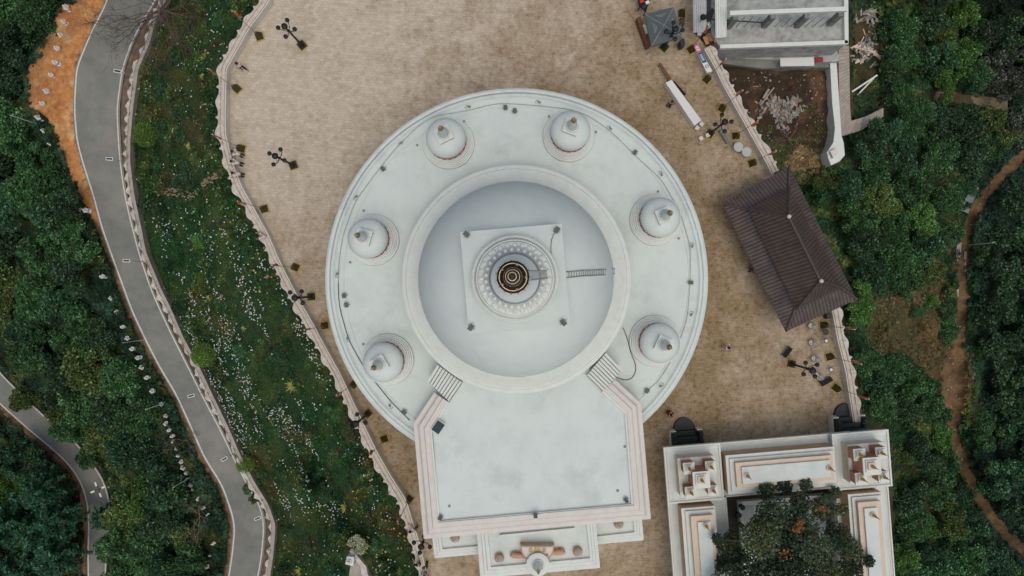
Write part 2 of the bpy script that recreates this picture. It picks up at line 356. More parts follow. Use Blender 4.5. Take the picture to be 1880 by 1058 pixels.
SCR = [(1595,555),(1650,535),(1700,525),(1735,505),(1738,590),(1730,640),(1745,640),(1760,640),(1780,650),(1790,690),(1775,760),(1755,780),(1735,740),(1725,700),(1700,690),(1665,650),(1610,655),(1590,640)]
sc_ = inpoly(SCR, U + jit, V + jit) ; C = np.where(sc_[:, None], mixn(np.tile(np.array([.13, .085, .04]), (len(U), 1)), (.07, .075, .03), sstep(n1, .45, .6)), C)
dt = pdist(TRACK, U, V); tk = dt < (11 + 12 * ((V > 640) & (V < 780)) + jit * .6); C = np.where(tk[:, None], mixn(np.tile(np.array([.175, .112, .056]), (len(U), 1)), (.095, .065, .034), sstep(n1, .42, .66)), C)
far = (U < -60) | (U > 1950) | (V < -60) | (V > 1120); C = np.where((far & ~g & ~bk)[:, None], np.array([.024, .042, .022]), C)
C *= np.where(far, 1, .8 + .4 * n2)[:, None]
GRND = colmat('soil_and_short_growth', noise=.45, nscale=2.2)
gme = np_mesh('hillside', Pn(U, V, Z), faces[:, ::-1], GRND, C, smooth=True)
ground = np_obj('hillside_ground', gme, 'structure')

# ---------------------------------------------------------------- roads, plaza, track
def strip(name, A, B, zf, m, kind='structure', parent=None, dz=0):
    mb = MB(); n = len(A); vs = []
    for (a, b) in zip(A, B):
        z_a = zf(a[1]) if callable(zf) else zf; z_b = zf((a[1] + b[1]) / 2) if callable(zf) else zf
        vs += [P(a[0], a[1], z_b + dz), P(b[0], b[1], z_b + dz)]
    mb.add(vs, [(2 * i, 2 * i + 1, 2 * i + 3, 2 * i + 2) for i in range(n - 1)])
    o = mb.build(name, m, parent)
    if kind and not parent: o['kind'] = kind
    return o
vs_ = np.arange(-110, 1131, 6.0)
A = smooth(np.c_[at_v(RL, vs_), vs_], 8); B = smooth(np.c_[at_v(RR, vs_), vs_], 8)
A[:, 0] -= 2; B[:, 0] += 3
strip('upper_road', A, B, zroad, ASPH)
def lines(nm, Cn, zf, w0, gaps=None):
    t = np.gradient(Cn, axis=0); t /= np.hypot(*t.T)[:, None]; nrm = np.c_[-t[:, 1], t[:, 0]]
    return strip(nm, Cn - nrm * w0, Cn + nrm * w0, zf, LINE, dz=.012)
lines('road_edge_line', A + np.array([3.5, 0]), zroad, 1.25)
lines('road_edge_line', (B - np.array([4.5, 0]))[15:], zroad, 1.05)
la = smooth(resamp(LL, 90), 6); lb = smooth(resamp(LR, 90), 6)
strip('lower_road', la, lb, ZL, ASPH); dd = (lb - la); dd /= np.hypot(*dd.T)[:, None]
lines('road_edge_line', la + dd * 2.5, ZL, 1.0); lines('road_edge_line', lb - dd * 2.5, ZL, .9)
# plaza paving
def plaza_mat():
    m = bpy.data.materials.new('plaza_stone_paving'); m.use_nodes = True; t = m.node_tree; b = t.nodes['Principled BSDF']
    b.inputs['Roughness'].default_value = .85; b.inputs['Specular IOR Level'].default_value = .25
    N = t.nodes.new; L = t.links.new
    tc = N('ShaderNodeTexCoord'); mp = N('ShaderNodeMapping'); mp.inputs['Rotation'].default_value = (0, 0, R(4.8)); L(tc.outputs['Object'], mp.inputs[0])
    br = N('ShaderNodeTexBrick'); br.inputs['Scale'].default_value = 1.0; br.inputs['Brick Width'].default_value = .42; br.inputs['Row Height'].default_value = .25; br.offset = .41
    br.inputs['Mortar Size'].default_value = .012; br.inputs['Bias'].default_value = -.1
    br.inputs['Color1'].default_value = (.56, .51, .41, 1); br.inputs['Color2'].default_value = (.43, .38, .295, 1); br.inputs['Mortar'].default_value = (.36, .31, .23, 1)
    L(mp.outputs[0], br.inputs['Vector'])
    def noise(s, d=8, r=.65):
        n = N('ShaderNodeTexNoise'); n.inputs['Scale'].default_value = s; n.inputs['Detail'].default_value = d; n.inputs['Roughness'].default_value = r; L(tc.outputs['Object'], n.inputs['Vector']); return n.outputs['Fac']
    def mr(x, a, b_, c=0, d=1):
        r = N('ShaderNodeMapRange'); r.inputs['From Min'].default_value = a; r.inputs['From Max'].default_value = b_; r.inputs['To Min'].default_value = c; r.inputs['To Max'].default_value = d; L(x, r.inputs['Value']); return r.outputs[0]
    def mix(f, a, b_, bt='MIX'):
        x = N('ShaderNodeMix'); x.data_type = 'RGBA'; x.blend_type = bt
        if isinstance(f, float): x.inputs[0].default_value = f
        else: L(f, x.inputs[0])
        for s_, q in ((6, a), (7, b_)):
            if isinstance(q, tuple): x.inputs[s_].default_value = (*q, 1)
            else: L(q, x.inputs[s_])
        return x.outputs[2]
    # staining: weathered brown round the building and the east terrace, paler to the north-west
    gm = N('ShaderNodeVectorMath'); gm.operation = 'DISTANCE'; L(tc.outputs['Object'], gm.inputs[0]); gm.inputs[1].default_value = (-.4, .3, 0)
    near = mr(gm.outputs['Value'], 15, 25, 1, 0)
    g2 = N('ShaderNodeVectorMath'); g2.operation = 'DISTANCE'; L(tc.outputs['Object'], g2.inputs[0]); g2.inputs[1].default_value = (-19, 17, 0)
    pale = mr(g2.outputs['Value'], 6, 30, 0, 1)
    add = N('ShaderNodeMath'); add.operation = 'MULTIPLY_ADD'; L(near, add.inputs[0]); add.inputs[1].default_value = .45; L(pale, add.inputs[2])
    bl = mr(noise(.33), .3, .75, -.55, .65)
    a2 = N('ShaderNodeMath'); a2.operation = 'ADD'; L(add.outputs[0], a2.inputs[0]); L(bl, a2.inputs[1])
    f1 = mr(a2.outputs[0], .15, 1.5)
    c = mix(mr(noise(3.4, 4, .8), .40, .66), br.outputs['Color'], mix(.5, br.outputs['Color'], (.66, .61, .50)))
    c = mix(mr(noise(1.7, 10, .8), .46, .62), c, mix(.45, c, (.34, .26, .17)))
    c = mix(mr(noise(.9, 10, .75), .5, .72), c, mix(.55, c, (.60, .56, .47)))
    c = mix(f1, c, mix(1.0, c, (.56, .47, .345), 'MULTIPLY'))
    # small dark blotches, denser where weathered
    s3 = N('ShaderNodeMath'); s3.operation = 'MULTIPLY'; L(mr(noise(2.4, 8, .75), .48, .66), s3.inputs[0]); L(mr(a2.outputs[0], 0, 1.2, .22, .9), s3.inputs[1])
    c = mix(s3.outputs[0], c, mix(1.0, c, (.45, .38, .26), 'MULTIPLY'))
    L(c, b.inputs['Base Color'])
    bn = N('ShaderNodeBump'); bn.inputs['Strength'].default_value = .25; bn.inputs['Distance'].default_value = .03; L(noise(6), bn.inputs['Height']); L(bn.outputs[0], b.inputs['Normal'])
    return m
PAVE = plaza_mat()
mb = MB(); pin = [P(u, v, 0) for u, v in PLAZA_IN]; mb.prism([(p.x, p.y) for p in pin], -1.2, 0)
o = mb.build('plaza', PAVE); o['kind'] = 'structure'
# ---------------------------------------------------------------- parapets
def parapet(name, label, pl, side, z0f, z1f, wi, wo, mats, bulge=7, period=52, seed=1, base=None, rockband=False):
    c = smooth(resamp(pl, step=4), 4); t = np.gradient(c, axis=0); t /= np.hypot(*t.T)[:, None]
    nr = np.c_[-t[:, 1], t[:, 0]] * side                 # towards the outside
    s = np.arange(len(c)) * 4.0; rr = np.random.default_rng(seed)
    ph = (s / period + .15 * np.sin(s / 90)) % 1
    if rockband: out = wo + 6.5 * np.abs(((s / 24 + .3 * np.sin(s / 57)) % 1) - .5) * 2 + rr.normal(0, 1.0, len(s)) + 1.5 * np.sin(s / 31)
    else: out = wo + bulge * np.clip(np.sin(ph / .5 * math.pi), 0, 1) * (ph < .5) * (.75 + .5 * ((s * 7) % 1)) + np.where(np.abs(ph - .76) < .045, 5, 0) + np.convolve(rr.normal(0, 1.2, len(s)), np.ones(5) / 5, 'same')
    root = thing(name, label, 'wall')
    def ringstrip(nm, a_, b_, za, zb, m, zlow=None, jz=0):
        M_ = MB(); vs = []
        for i in range(len(c)):
            p0 = c[i] + nr[i] * a_[i]; p1 = c[i] + nr[i] * b_[i]; v_ = c[i][1]
            zz = (z1f(v_) if callable(z1f) else z1f); lo = (z0f(v_) if callable(z0f) else z0f)
            q0 = P(p0[0], p0[1], zz + za + jz * rr.normal()); q1 = P(p1[0], p1[1], zz + zb + jz * rr.normal())
            vs += [(q0.x, q0.y, lo), q0, q1, (q1.x, q1.y, lo)]
        n = len(c); fs = []
        for i in range(n - 1):
            a = 4 * i; b = a + 4
            fs += [(a, b, b + 1, a + 1), (a + 1, b + 1, b + 2, a + 2), (a + 2, b + 2, b + 3, a + 3)]
        fs += [(0, 1, 2, 3), (4 * n - 1, 4 * n - 2, 4 * n - 3, 4 * n - 4)]
        M_.add(vs, fs); return M_.build(nm, m, root, fix=True)
    one = np.ones(len(c)); mid = one * (wo * .25)
    ringstrip('wall_body', -wi * one, mid + .6, 0, 0, mats[0])
    ringstrip('scalloped_crest', mid + .7, out, .10, .02 if not rockband else -.05, mats[1], jz=.03 if not rockband else .08)
    if base: ringstrip('coping_ledge', -(wi + 3.2) * one, -(wi + .1) * one, base, base, mats[2])
    return root
parapet('plaza_parapet', 'long pale parapet with scalloped crest between plaza and flower garden', WALLL, 1, -4.0, .95, 5, 6, (STONE, ROCKW, CREAM), seed=3, base=-.12)
parapet('plaza_parapet', 'pale scalloped parapet between plaza and brown building site', WALLR1, -1, -4.5, .95, 5, 6, (STONE, ROCKW, CREAM), seed=5, base=-.12)
parapet('plaza_parapet', 'pale scalloped parapet running under pavilion eaves to the cloister', WALLR2, -1, -4.5, .95, 5, 6, (STONE, ROCKW, CREAM), seed=9, base=-.12)
parapet('road_guard_wall', 'low whitewashed rockwork wall between upper road and flower garden', GW, 1, lambda v: zroad(v) - .4, lambda v: zroad(v) + 1.0, 6, 1.5, (LEDGE, ROCKW, LEDGE), seed=11, rockband=True)
# ---------------------------------------------------------------- the great stupa and its hall
CX, CY = (948.5 - NX) * 51 / F, -(513.5 - NY) * 51 / F
ROT = R(4.8)
temple = thing('stupa_temple', 'huge round white stupa temple with central dome, gilded spire and square hall on the plaza', 'temple', (CX, CY, 0))
def lat(name, prof, m, parent=temple, n=128, c=(CX, CY, 0), smooth='auto', cap=True):
    mb = MB(); mb.lathe(prof, c, n, cap); return mb.build(name, m, parent, smooth=smooth)
wl = lat('drum_wall', [(13.5, 0), (13.5, .5), (13.1, .6), (13.1, 7.9), (13.6, 8.1), (13.9, 8.3)], CREAM)
mb = MB()
for i in range(36):
    a = 2 * math.pi * i / 36
    mb.box((CX + 13.15 * math.cos(a), CY + 13.15 * math.sin(a), 4.2), (.5, .5, 7.3), a)
mb.build('pilaster_ring', TRIM, wl)
roof = lat('round_roof', [(13.9, 8.25), (14.4, 8.5), (14.42, 8.72), (14.28, 8.80), (14.10, 8.78), (14.0, 8.98), (13.9, 9.10), (13.72, 9.12), (13.62, 9.0), (13.5, 8.96), (13.0, 8.97), (12.97, 9.03), (12.9, 9.03), (12.86, 8.99), (12.5, 9.0), (7.0, 9.02)], WHITE)
ring = lat('ring_terrace', [(7.7, 9.0), (7.7, 10.9), (7.95, 11.05), (8.18, 11.15), (8.19, 11.3), (8.03, 11.36), (7.92, 11.36), (7.86, 11.52), (7.72, 11.55), (7.6, 11.5), (6.4, 11.55)], TRIM)
th = [R(a) for a in np.linspace(-22, 86, 36)]
dome = lat('dome', [(6.6 * math.cos(t), 13.6 + 6.6 * math.sin(t)) for t in th], WHITE2, n=160, smooth=True)
def rsq(c, half, z, rot=ROT):
    return [(c[0] + half * (x * math.cos(rot) - y * math.sin(rot)), c[1] + half * (x * math.sin(rot) + y * math.cos(rot))) for x, y in ((-1, -1), (1, -1), (1, 1), (-1, 1))]
mb = MB(); mb.prism(rsq((CX, CY), 2.8, 0), 17.6, 19.9); mb.prism(rsq((CX, CY), 2.97, 0), 19.9, 20.3)
hk = mb.build('harmika', HARM, temple)
lotus = lat('lotus_drum', [(2.35, 20.25), (2.50, 20.5), (2.52, 20.8), (2.44, 20.86), (2.36, 20.8), (2.30, 21.0), (2.22, 21.15), (2.16, 21.12), (2.10, 21.28), (1.98, 21.34), (1.9, 21.34), (1.55, 21.7), (1.46, 22.2), (1.42, 22.3)], TRIM)
for i in range(28):
    a = 2 * math.pi * i / 28; b = a + math.pi / 28
    MB().sphere((CX + 1.92 * math.cos(a), CY + 1.92 * math.sin(a), 21.38), .14, 8, 5, .45).build('lotus_petal', TRIM, lotus, smooth=True)
    MB().sphere((CX + 1.62 * math.cos(b), CY + 1.62 * math.sin(b), 21.75), .12, 8, 5, .45).build('lotus_petal', TRIM, lotus, smooth=True)
cone = lat('spire_cone', [(1.42, 22.3), (1.28, 22.5), (1.0, 22.8), (.78, 23.3), (.64, 24.2), (.58, 29.4)], WHITE2, smooth=True)
gs = lat('gilded_spire', [(.50, 29.2), (.72, 29.7), (.72, 30.0), (.60, 30.1), (.44, 30.5), (.32, 31.3), (.22, 32.0), (.13, 32.8), (.05, 33.4), (.012, 34.3)], GOLDD, n=48, smooth=False)
for r_, z_, t_ in ((.605, 30.08, .020), (.40, 30.62, .014), (.276, 31.45, .034), (.150, 32.5, .034)):
    MB().lathe([(r_ - t_, z_), (r_ + t_, z_), (r_ + t_, z_ + .09), (r_ - t_, z_ + .09), (r_ - t_, z_)], (CX, CY, 0), 48, False).build('gold_ring', PALEG, gs)
for i in range(15):
    a = 2 * math.pi * i / 15; MB().sphere((CX + .75 * math.cos(a), CY + .75 * math.sin(a), 29.9), .045, 6, 4).build('spire_bell', PALEG, gs)
    if i % 3 == 0: MB().sphere((CX + .57 * math.cos(a), CY + .57 * math.sin(a), 30.3), .07, 6, 4).build('spire_bell', PALEG, gs)
# roof drains
for u, v in ((766,267),(852,223),(1008,214),(1094,243),(668,387),(643,482),(1208,352),(667,632),(1246,438)):
    p = P(u, v, 9.03); MB().lathe([(.09, 0), (.09, .05), (.05, .06)], p, 10).build('roof_drain', GREYM, roof)

# hall with its broad cornice
def offx(pts, z): return [P(u, v, z) for u, v in pts]
def cornice(parent, name, outer, inner, prof, m, closed=False):
    mb = MB(); n = len(outer); vs = []
    for (a, b) in zip(outer, inner):
        for t, z in prof: vs.append(P(a[0] + (b[0] - a[0]) * t, a[1] + (b[1] - a[1]) * t, z))
    k = len(prof); fs = []
    for i in range(n if closed else n - 1):
        for j in range(k - 1): fs.append((i * k + j, ((i + 1) % n) * k + j, ((i + 1) % n) * k + j + 1, i * k + j + 1))
    if not closed: fs += [tuple(range(k)), tuple((n - 1) * k + j for j in range(k))]
    mb.add(vs, fs); return mb.build(name, m, parent)
OUT = [(797,721),(759,778),(778,990),(1195,953),(1177,741),(1129,697)]
INN = [(821,737),(789,791),(804,960),(1164,928),(1151,757),(1108,717)]
hw = MB(); hwp = [(805,732),(770,784),(787,976),(1186,942),(1168,748),(1120,705)]
cen = [(1040,620),(870,630)]
hw.prism([(p.x, p.y) for p in offx(hwp + cen, 10)], 0, 9.9); hall = hw.build('hall_wall', CREAM, temple)
fl = MB(); fl.prism([(p.x, p.y) for p in offx(INN + [(1060,640),(1000,560),(900,560),(850,650)], 10.5)], 9.3, 10.48); hr = fl.build('hall_roof', WHITE, temple)
prof = [(0.12, 9.6), (0, 9.9), (0, 10.3), (.22, 10.34), (.30, 10.42), (.36, 10.56), (.62, 10.62), (.68, 10.74), (1.0, 10.76), (1.01, 10.45)]
cornice(hall, 'hall_cornice', OUT, INN, prof, CREAM)
# a white curb inside the cornice, facing the roof
I2 = [(826,740),(794,793),(809,956),(1158,925),(1146,760),(1103,721)]
cornice(hr, 'roof_curb', INN, I2, [(0, 10.45), (.05, 10.66), (.8, 10.66), (.9, 10.47)], TRIM)
mb = MB()
for u0, v0, u1, v1 in ((794,795,807,958),(810,959,1160,928),(1149,762,1160,924)): mb.tube([P(u0, v0, 10.52), P(u1, v1, 10.52)], .025, 5)
mb.build('waterproof_seam', GREYM, hr)
for u, v in ((801,898),(825,929),(1134,901),(1147,820),(791,786)):
    MB().lathe([(.1, 0), (.1, .05), (.05, .06)], P(u, v, 10.48), 10).build('roof_drain', GREYM, hr)
# stairs bridging roof and hall
def stair(q, name):
    # q: four pixel corners: start-left, start-right, end-right, end-left ; rises from start to end
    mb = MB(); n = 9
    a, b, c, d = [np.array(x, float) for x in q]
    for i in range(n):
        t0, t1 = i / n, (i + 1) / n; z = 11.05 + .13 * (4.5 - abs(i - 4.5)) * .6
        pts = [a + (d - a) * t0, b + (c - b) * t0, b + (c - b) * (t1 - .012), a + (d - a) * (t1 - .012)]
        z -= .0 ; w_ = [P(p[0], p[1], z) for p in pts]
        mb.prism([(p.x, p.y) for p in w_], 9.2, z - (.06 if i % 2 else 0))
    return mb.build(name, WHITE, temple)
stair([(785,701),(806,672),(853,702),(824,738)][:4], 'roof_stair') if False else None
stair([(785,701),(824,738),(848,704),(803,672)], 'roof_stair_side') if False else None
def tread_stair(q, name, k=8):
    a, b, c, d = [np.array(x, float) for x in q]; root = None
    mb = MB()
    for i in range(k):
        t0, t1 = i / k, (i + .86) / k
        pts = [a + (b - a) * t0, d + (c - d) * t0, d + (c - d) * t1, a + (b - a) * t1]
        w_ = [P(p[0], p[1], 11.0) for p in pts]; mb.prism([(p.x, p.y) for p in w_], 9.3, 11.0)
    w_ = [P(p[0], p[1], 11.02) for p in (a, b, c, d)]; mb.prism([(p.x, p.y) for p in w_], 9.2, 10.8)
    st_ = mb.build(name, TRIM, temple)
    for i in range(1, k + 1):
        t0 = (i - .07) / k; e0 = P(*(a + (b - a) * t0), 11.03); e1 = P(*(d + (c - d) * t0), 11.03); MB().tube([e0, e1], .03, 4).build('tread_joint', CABM, st_)
    return st_
CABM = mat('grey_joint', (.22, .25, .25), .8)
tread_stair([(785,700),(825,738),(849,703),(803,670)], 'roof_stair', 9)
tread_stair([(1143,680),(1107,719),(1077,690),(1112,648)], 'roof_stair', 9)
# front portico blocks
def block(name, outer, inner, z, zl):
    w_ = MB(); w_.prism([(p.x, p.y) for p in [P(u * .94 + .06 * sum(a for a, _ in outer) / 4, v, z) for u, v in outer]], 0, z - .5)
    pw = w_.build(name, CREAM, temple)
    cornice(pw, 'portico_cornice', outer, inner, [(.1, z - .7), (0, z - .45), (0, z - .15), (.3, z - .1), (.35, z), (.55, z + .02), (.6, z + .15), (.85, z + .15), (.9, z - .03), (1, z - .05)], TRIM, closed=True)
    f_ = MB(); f_.prism([(p.x, p.y) for p in [P(u, v, z - .1) for u, v in inner]], z - .5, z - .06); f_.build('portico_roof', WHITE, pw)
    return pw
block('portico_wall', [(872,935),(882,1062),(1102,1043),(1090,920)], [(895,940),(905,1038),(1080,1022),(1070,925)], 8.8, 0)
block('portico_wall', [(788,940),(798,1025),(900,1016),(890,935)], [(806,945),(815,1006),(900,998),(890,940)], 7.3, 0)
block('portico_wall', [(1075,915),(1082,1001),(1182,992),(1174,905)], [(1080,920),(1085,984),(1162,975),(1156,912)], 7.3, 0)
q = [P(u, v, 8.95) for u, v in ((917,982),(1055,969),(1055,973),(917,986))]
MB().prism([(p.x, p.y) for p in q], 8.72, 9.0).build('portico_step', TRIM, temple)
# urns
def urn(u, v, z, label):
    p = P(u, v, z); t = thing('bronze_urn', label, 'urn', p, group='bronze finial urns on the portico roofs')
    MB().lathe([(.20, 0), (.28, .05), (.34, .2), (.36, .35), (.30, .45), (.22, .5)], p, 20).build('bowl', TERRA, t, smooth='auto')
    MB().lathe([(.28, .46), (.31, .50), (.28, .55), (.2, .56)], p, 20).build('rim', TAN, t)
    MB().lathe([(.20, .55), (.19, .75), (.12, .9), (.10, 1.0), (.04, 1.15)], p, 16).build('spout', TRIM, t, smooth='auto')
urn(917, 1022, 8.7, 'orange bronze urn left of the golden wheel emblem'); urn(1060, 1010, 8.7, 'orange bronze urn right of the golden wheel emblem')
urn(836, 985, 7.2, 'orange bronze urn on the low left portico roof'); urn(1135, 960, 7.2, 'orange bronze urn on the low right portico roof')
# dharma wheel emblem between two deer
p = P(986, 1002, 8.75)
e = thing('wheel_emblem', 'cream half-round emblem block with golden tracery on the portico roof', 'emblem', p)
arc = [(p.x - 1.15, p.y + .28)] + [(p.x + 1.15 * math.cos(a), p.y + .28 + 1.2 * math.sin(a)) for a in np.linspace(math.pi, 2 * math.pi, 24)][1:-1] + [(p.x + 1.15, p.y + .28)]
arc2 = [(p.x + (x - p.x) * 1.06, p.y + .28 + (y - p.y - .28) * 1.06) for x, y in arc]
MB().prism(arc, p.z + .6, p.z + .9).build('block', BEIGE, e)
MB().prism([(p.x + (x - p.x) * 1.1, p.y + .28 + (y - p.y - .28) * 1.22) for x, y in arc], p.z, p.z + .6).build('moulding', TAN, e)
MB().prism([(p.x + (x - p.x) * .93, p.y + .24 + (y - p.y - .28) * .9) for x, y in arc], p.z + .9, p.z + .94).build('face', CREAM, e)
mb = MB()
for r_ in (.10, .22): mb.lathe([(r_ - .025, 0), (r_ + .025, 0), (r_ + .025, .05), (r_ - .025, .05), (r_ - .025, 0)], (p.x, p.y + .05, p.z + .95), 20, False)
for i in range(8): a = i * math.pi / 4; mb.box((p.x + .16 * math.cos(a), p.y + .05 + .16 * math.sin(a), p.z + .97), (.22, .03, .05), a)
for s_ in (-1, 1):
    for k in range(3): mb.box((p.x + s_ * (.42 + .09 * k), p.y + .05, p.z + .97), (.035, .30 - .04 * k, .05))
    for k in range(3): mb.box((p.x + s_ * .5, p.y - .07 + .12 * k, p.z + .97), (.28, .03, .05))
mb.build('golden_tracery', GOLD, e)
# deer, lying, one continuous body each
def deer(u, v, sgn, label):
    p = P(u, v, 8.75); t = thing('deer_statue', label, 'statue', p, group='pair of deer statues beside the wheel emblem')
    pts = [(0, 0, .38, .20), (.30, 0, .40, .19), (.50, 0, .50, .12), (.62, 0, .78, .075), (.74, 0, .95, .085), (.92, 0, .92, .04), (-.25, 0, .36, .21), (-.42, 0, .42, .05),
           (.34, .12, .18, .06), (.62, .14, .06, .04), (.34, -.12, .18, .06), (.62, -.14, .06, .04), (-.2, .15, .16, .08), (.08, .2, .06, .045), (-.2, -.15, .16, .08), (.08, -.2, .06, .045), (.70, .09, 1.10, .025), (.70, -.09, 1.10, .025)]
    ed = [(6, 0), (0, 1), (1, 2), (2, 3), (3, 4), (4, 5), (6, 7), (1, 8), (8, 9), (1, 10), (10, 11), (6, 12), (12, 13), (6, 14), (14, 15), (4, 16), (4, 17)]
    o = skin('body', [(sgn * a * 1.25, b * 1.25, c) for a, b, c, _ in pts], ed, [r for *_, r in pts], TERRAP, t, 1)
TERRAP = mat('pale_terracotta', (.62, .36, .25), .7, (.5, .26, .17), 6)
def skin(name, pts, edges, rad, m, parent, root=0, sub=1):
    me = bpy.data.meshes.new(name); me.from_pydata(pts, edges, []); o = bpy.data.objects.new(name, me); col.objects.link(o)
    mod = o.modifiers.new('s', 'SKIN'); 
    for i, r in enumerate(rad):
        d = me.skin_vertices[0].data[i]; d.radius = (r, r) if not hasattr(r, '__len__') else r; d.use_root = (i == root)
    ss = o.modifiers.new('u', 'SUBSURF'); ss.levels = sub; ss.render_levels = sub
    dg = bpy.context.evaluated_depsgraph_get(); ev = o.evaluated_get(dg)
    nm = bpy.data.meshes.new_from_object(ev); o.modifiers.clear(); o.data = nm; bpy.data.meshes.remove(me); nm.name = name
    nm.materials.clear(); nm.materials.append(m); nm.polygons.foreach_set('use_smooth', [True] * len(nm.polygons))
    if parent: o.parent = parent; CH.setdefault(parent.name, []).append(o)
    WL[o.name] = Vector((0, 0, 0)); return o
deer(948, 1017, 1, 'kneeling terracotta deer statue left of the wheel emblem'); deer(1026, 1011, -1, 'kneeling terracotta deer statue right of the wheel emblem')
# white parasol finial over the gate
p = P(987, 1026, 8.9)
t = thing('gate_finial', 'white round tiered finial with golden tip in front of the wheel emblem', 'finial', p)
MB().lathe([(.55, -.6), (.62, 0), (.80, .9), (.86, 1.0), (.86, 1.1), (.80, 1.14), (.5, 1.16)], p, 40).build('disc', TRIM, t, smooth='auto')
MB().lathe([(.44, 1.14), (.44, 1.3), (.40, 1.34), (.36, 1.34), (.36, 1.5), (.24, 1.9), (.14, 2.1)], p, 32).build('cone', TRIM, t, smooth='auto')
MB().lathe([(.10, 2.05), (.13, 2.15), (.09, 2.3), (.12, 2.4), (.06, 2.6), (.01, 2.8)], p, 12).build('gold_tip', GOLD, t)

# ---------------------------------------------------------------- six small stupas on the round roof
def small_stupa():
    t = thing('small_stupa', 'x', 'stupa', (0, 0, 0), group='small white stupas ringing the temple roof')
    def l(nm, prof, m, n=48, sm='auto', par=t): mb = MB(); mb.lathe(prof, (0, 0, 0), n); return mb.build(nm, m, par, smooth=sm)
    b = l('stepped_base', [(1.95, 0), (1.93, .12), (1.90, .24), (1.80, .25), (1.79, .42), (1.70, .43), (1.69, .60), (1.60, .61), (1.58, .78), (1.48, .79), (1.46, .9)], TRIM)
    d = l('drum', [(1.40, .88), (1.38, .95), (1.38, 1.72)], TRIM)
    mb = MB()
    for i in range(40):
        a = 2 * math.pi * i / 40
        mb.box((1.39 * math.cos(a), 1.39 * math.sin(a), 1.36 + .10 * (i % 2)), (.05, .16, .26), a)
    for i in range(20):
        a = 2 * math.pi * i / 20; mb.box((1.39 * math.cos(a), 1.39 * math.sin(a), 1.14), (.05, .28, .07), a)
    mb.build('red_lotus_band', RED, d)
    l('dome', [(1.38, 1.68), (1.42, 1.74), (1.44, 1.9)] + [(1.44 * math.cos(x), 1.9 + 1.05 * math.sin(x)) for x in np.linspace(.12, 1.45, 14)], WHITE2, sm=True)
    mb = MB(); mb.prism([(-.50, -.50), (.50, -.50), (.50, .50), (-.50, .50)], 2.8, 3.26); mb.prism([(-.54, -.54), (.54, -.54), (.54, .54), (-.54, .54)], 3.26, 3.36)
    mb.build('harmika', TRIM, t)
    l('spire_cone', [(.44, 3.34), (.46, 3.45), (.40, 3.52), (.36, 3.55), (.33, 3.9), (.26, 4.4), (.17, 5.0)], TRIM, 24, 'auto')
    g_ = l('gold_tip', [(.12, 4.95), (.17, 5.05), (.15, 5.2), (.09, 5.25), (.12, 5.4), (.07, 5.55), (.04, 5.75), (.01, 6.1)], GOLD, 16, 'auto')
    mb = MB(); mb.lathe([(.17, 5.04), (.19, 5.06), (.17, 5.1)], (0, 0, 0), 16); mb.lathe([(.12, 5.25), (.14, 5.27), (.12, 5.3)], (0, 0, 0), 16); mb.build('dark_ring', GOLDD, g_)
    return t
s0 = small_stupa(); WP = Vector((CX, CY, 0))
SS = [((824,264),'small white stupa on the roof rim, up and left of the dome'),((1044,251),'small white stupa on the roof rim, up and right of the dome'),((1203,404),'small white stupa on the roof rim right of the dome, nearest the brown pavilion ridge'),((1202,626),'small white stupa on the roof rim lower right, beside the loose black cable'),((686,441),'small white stupa on the roof rim left of the dome, leaning toward the garden'),((713,660),'small white stupa on the roof rim lower left, above the left roof stair')]
for i, ((u, v), lb_) in enumerate(SS):
    p = P(u, v, 9.03); a = math.atan2(p.y - CY, p.x - CX)
    if i == 0: s0.location = p; s0.rotation_euler = (0, 0, a); s0['label'] = lb_
    else: dup(s0, p, a, lb_)

# ---------------------------------------------------------------- roof fittings
ORD = ['topmost', 'second', 'third', 'fourth', 'fifth', 'sixth', 'seventh', 'eighth', 'ninth', 'tenth', 'eleventh', 'twelfth', 'thirteenth', 'fourteenth', 'fifteenth', 'sixteenth', 'seventeenth', 'eighteenth', 'nineteenth', 'twentieth', 'twenty-first', 'twenty-second', 'twenty-third', 'twenty-fourth', 'twenty-fifth', 'twenty-sixth', 'twenty-seventh', 'twenty-eighth', 'twenty-ninth', 'thirtieth']
def floodlight():
    t = thing('floodlight', 'x', 'floodlight', (0, 0, 0), group='finned grey floodlights on the temple roofs')
    MB().box((0, 0, .22), (.28, .38, .05)).build('housing', GREYM, t)
    mb = MB()
    for k in range(5): mb.box((0, -.15 + .075 * k, .27), (.26, .022, .07))
    mb.build('cooling_fins', mat('dark_fin_metal', (.09, .11, .11), .6), t)
    mb = MB(); mb.box((0, 0, .02), (.46, .08, .03)); mb.box((.22, 0, .12), (.02, .06, .22)); mb.box((-.22, 0, .12), (.02, .06, .22)); mb.build('bracket', STEEL, t)
    return t
f0 = floodlight(); first = True
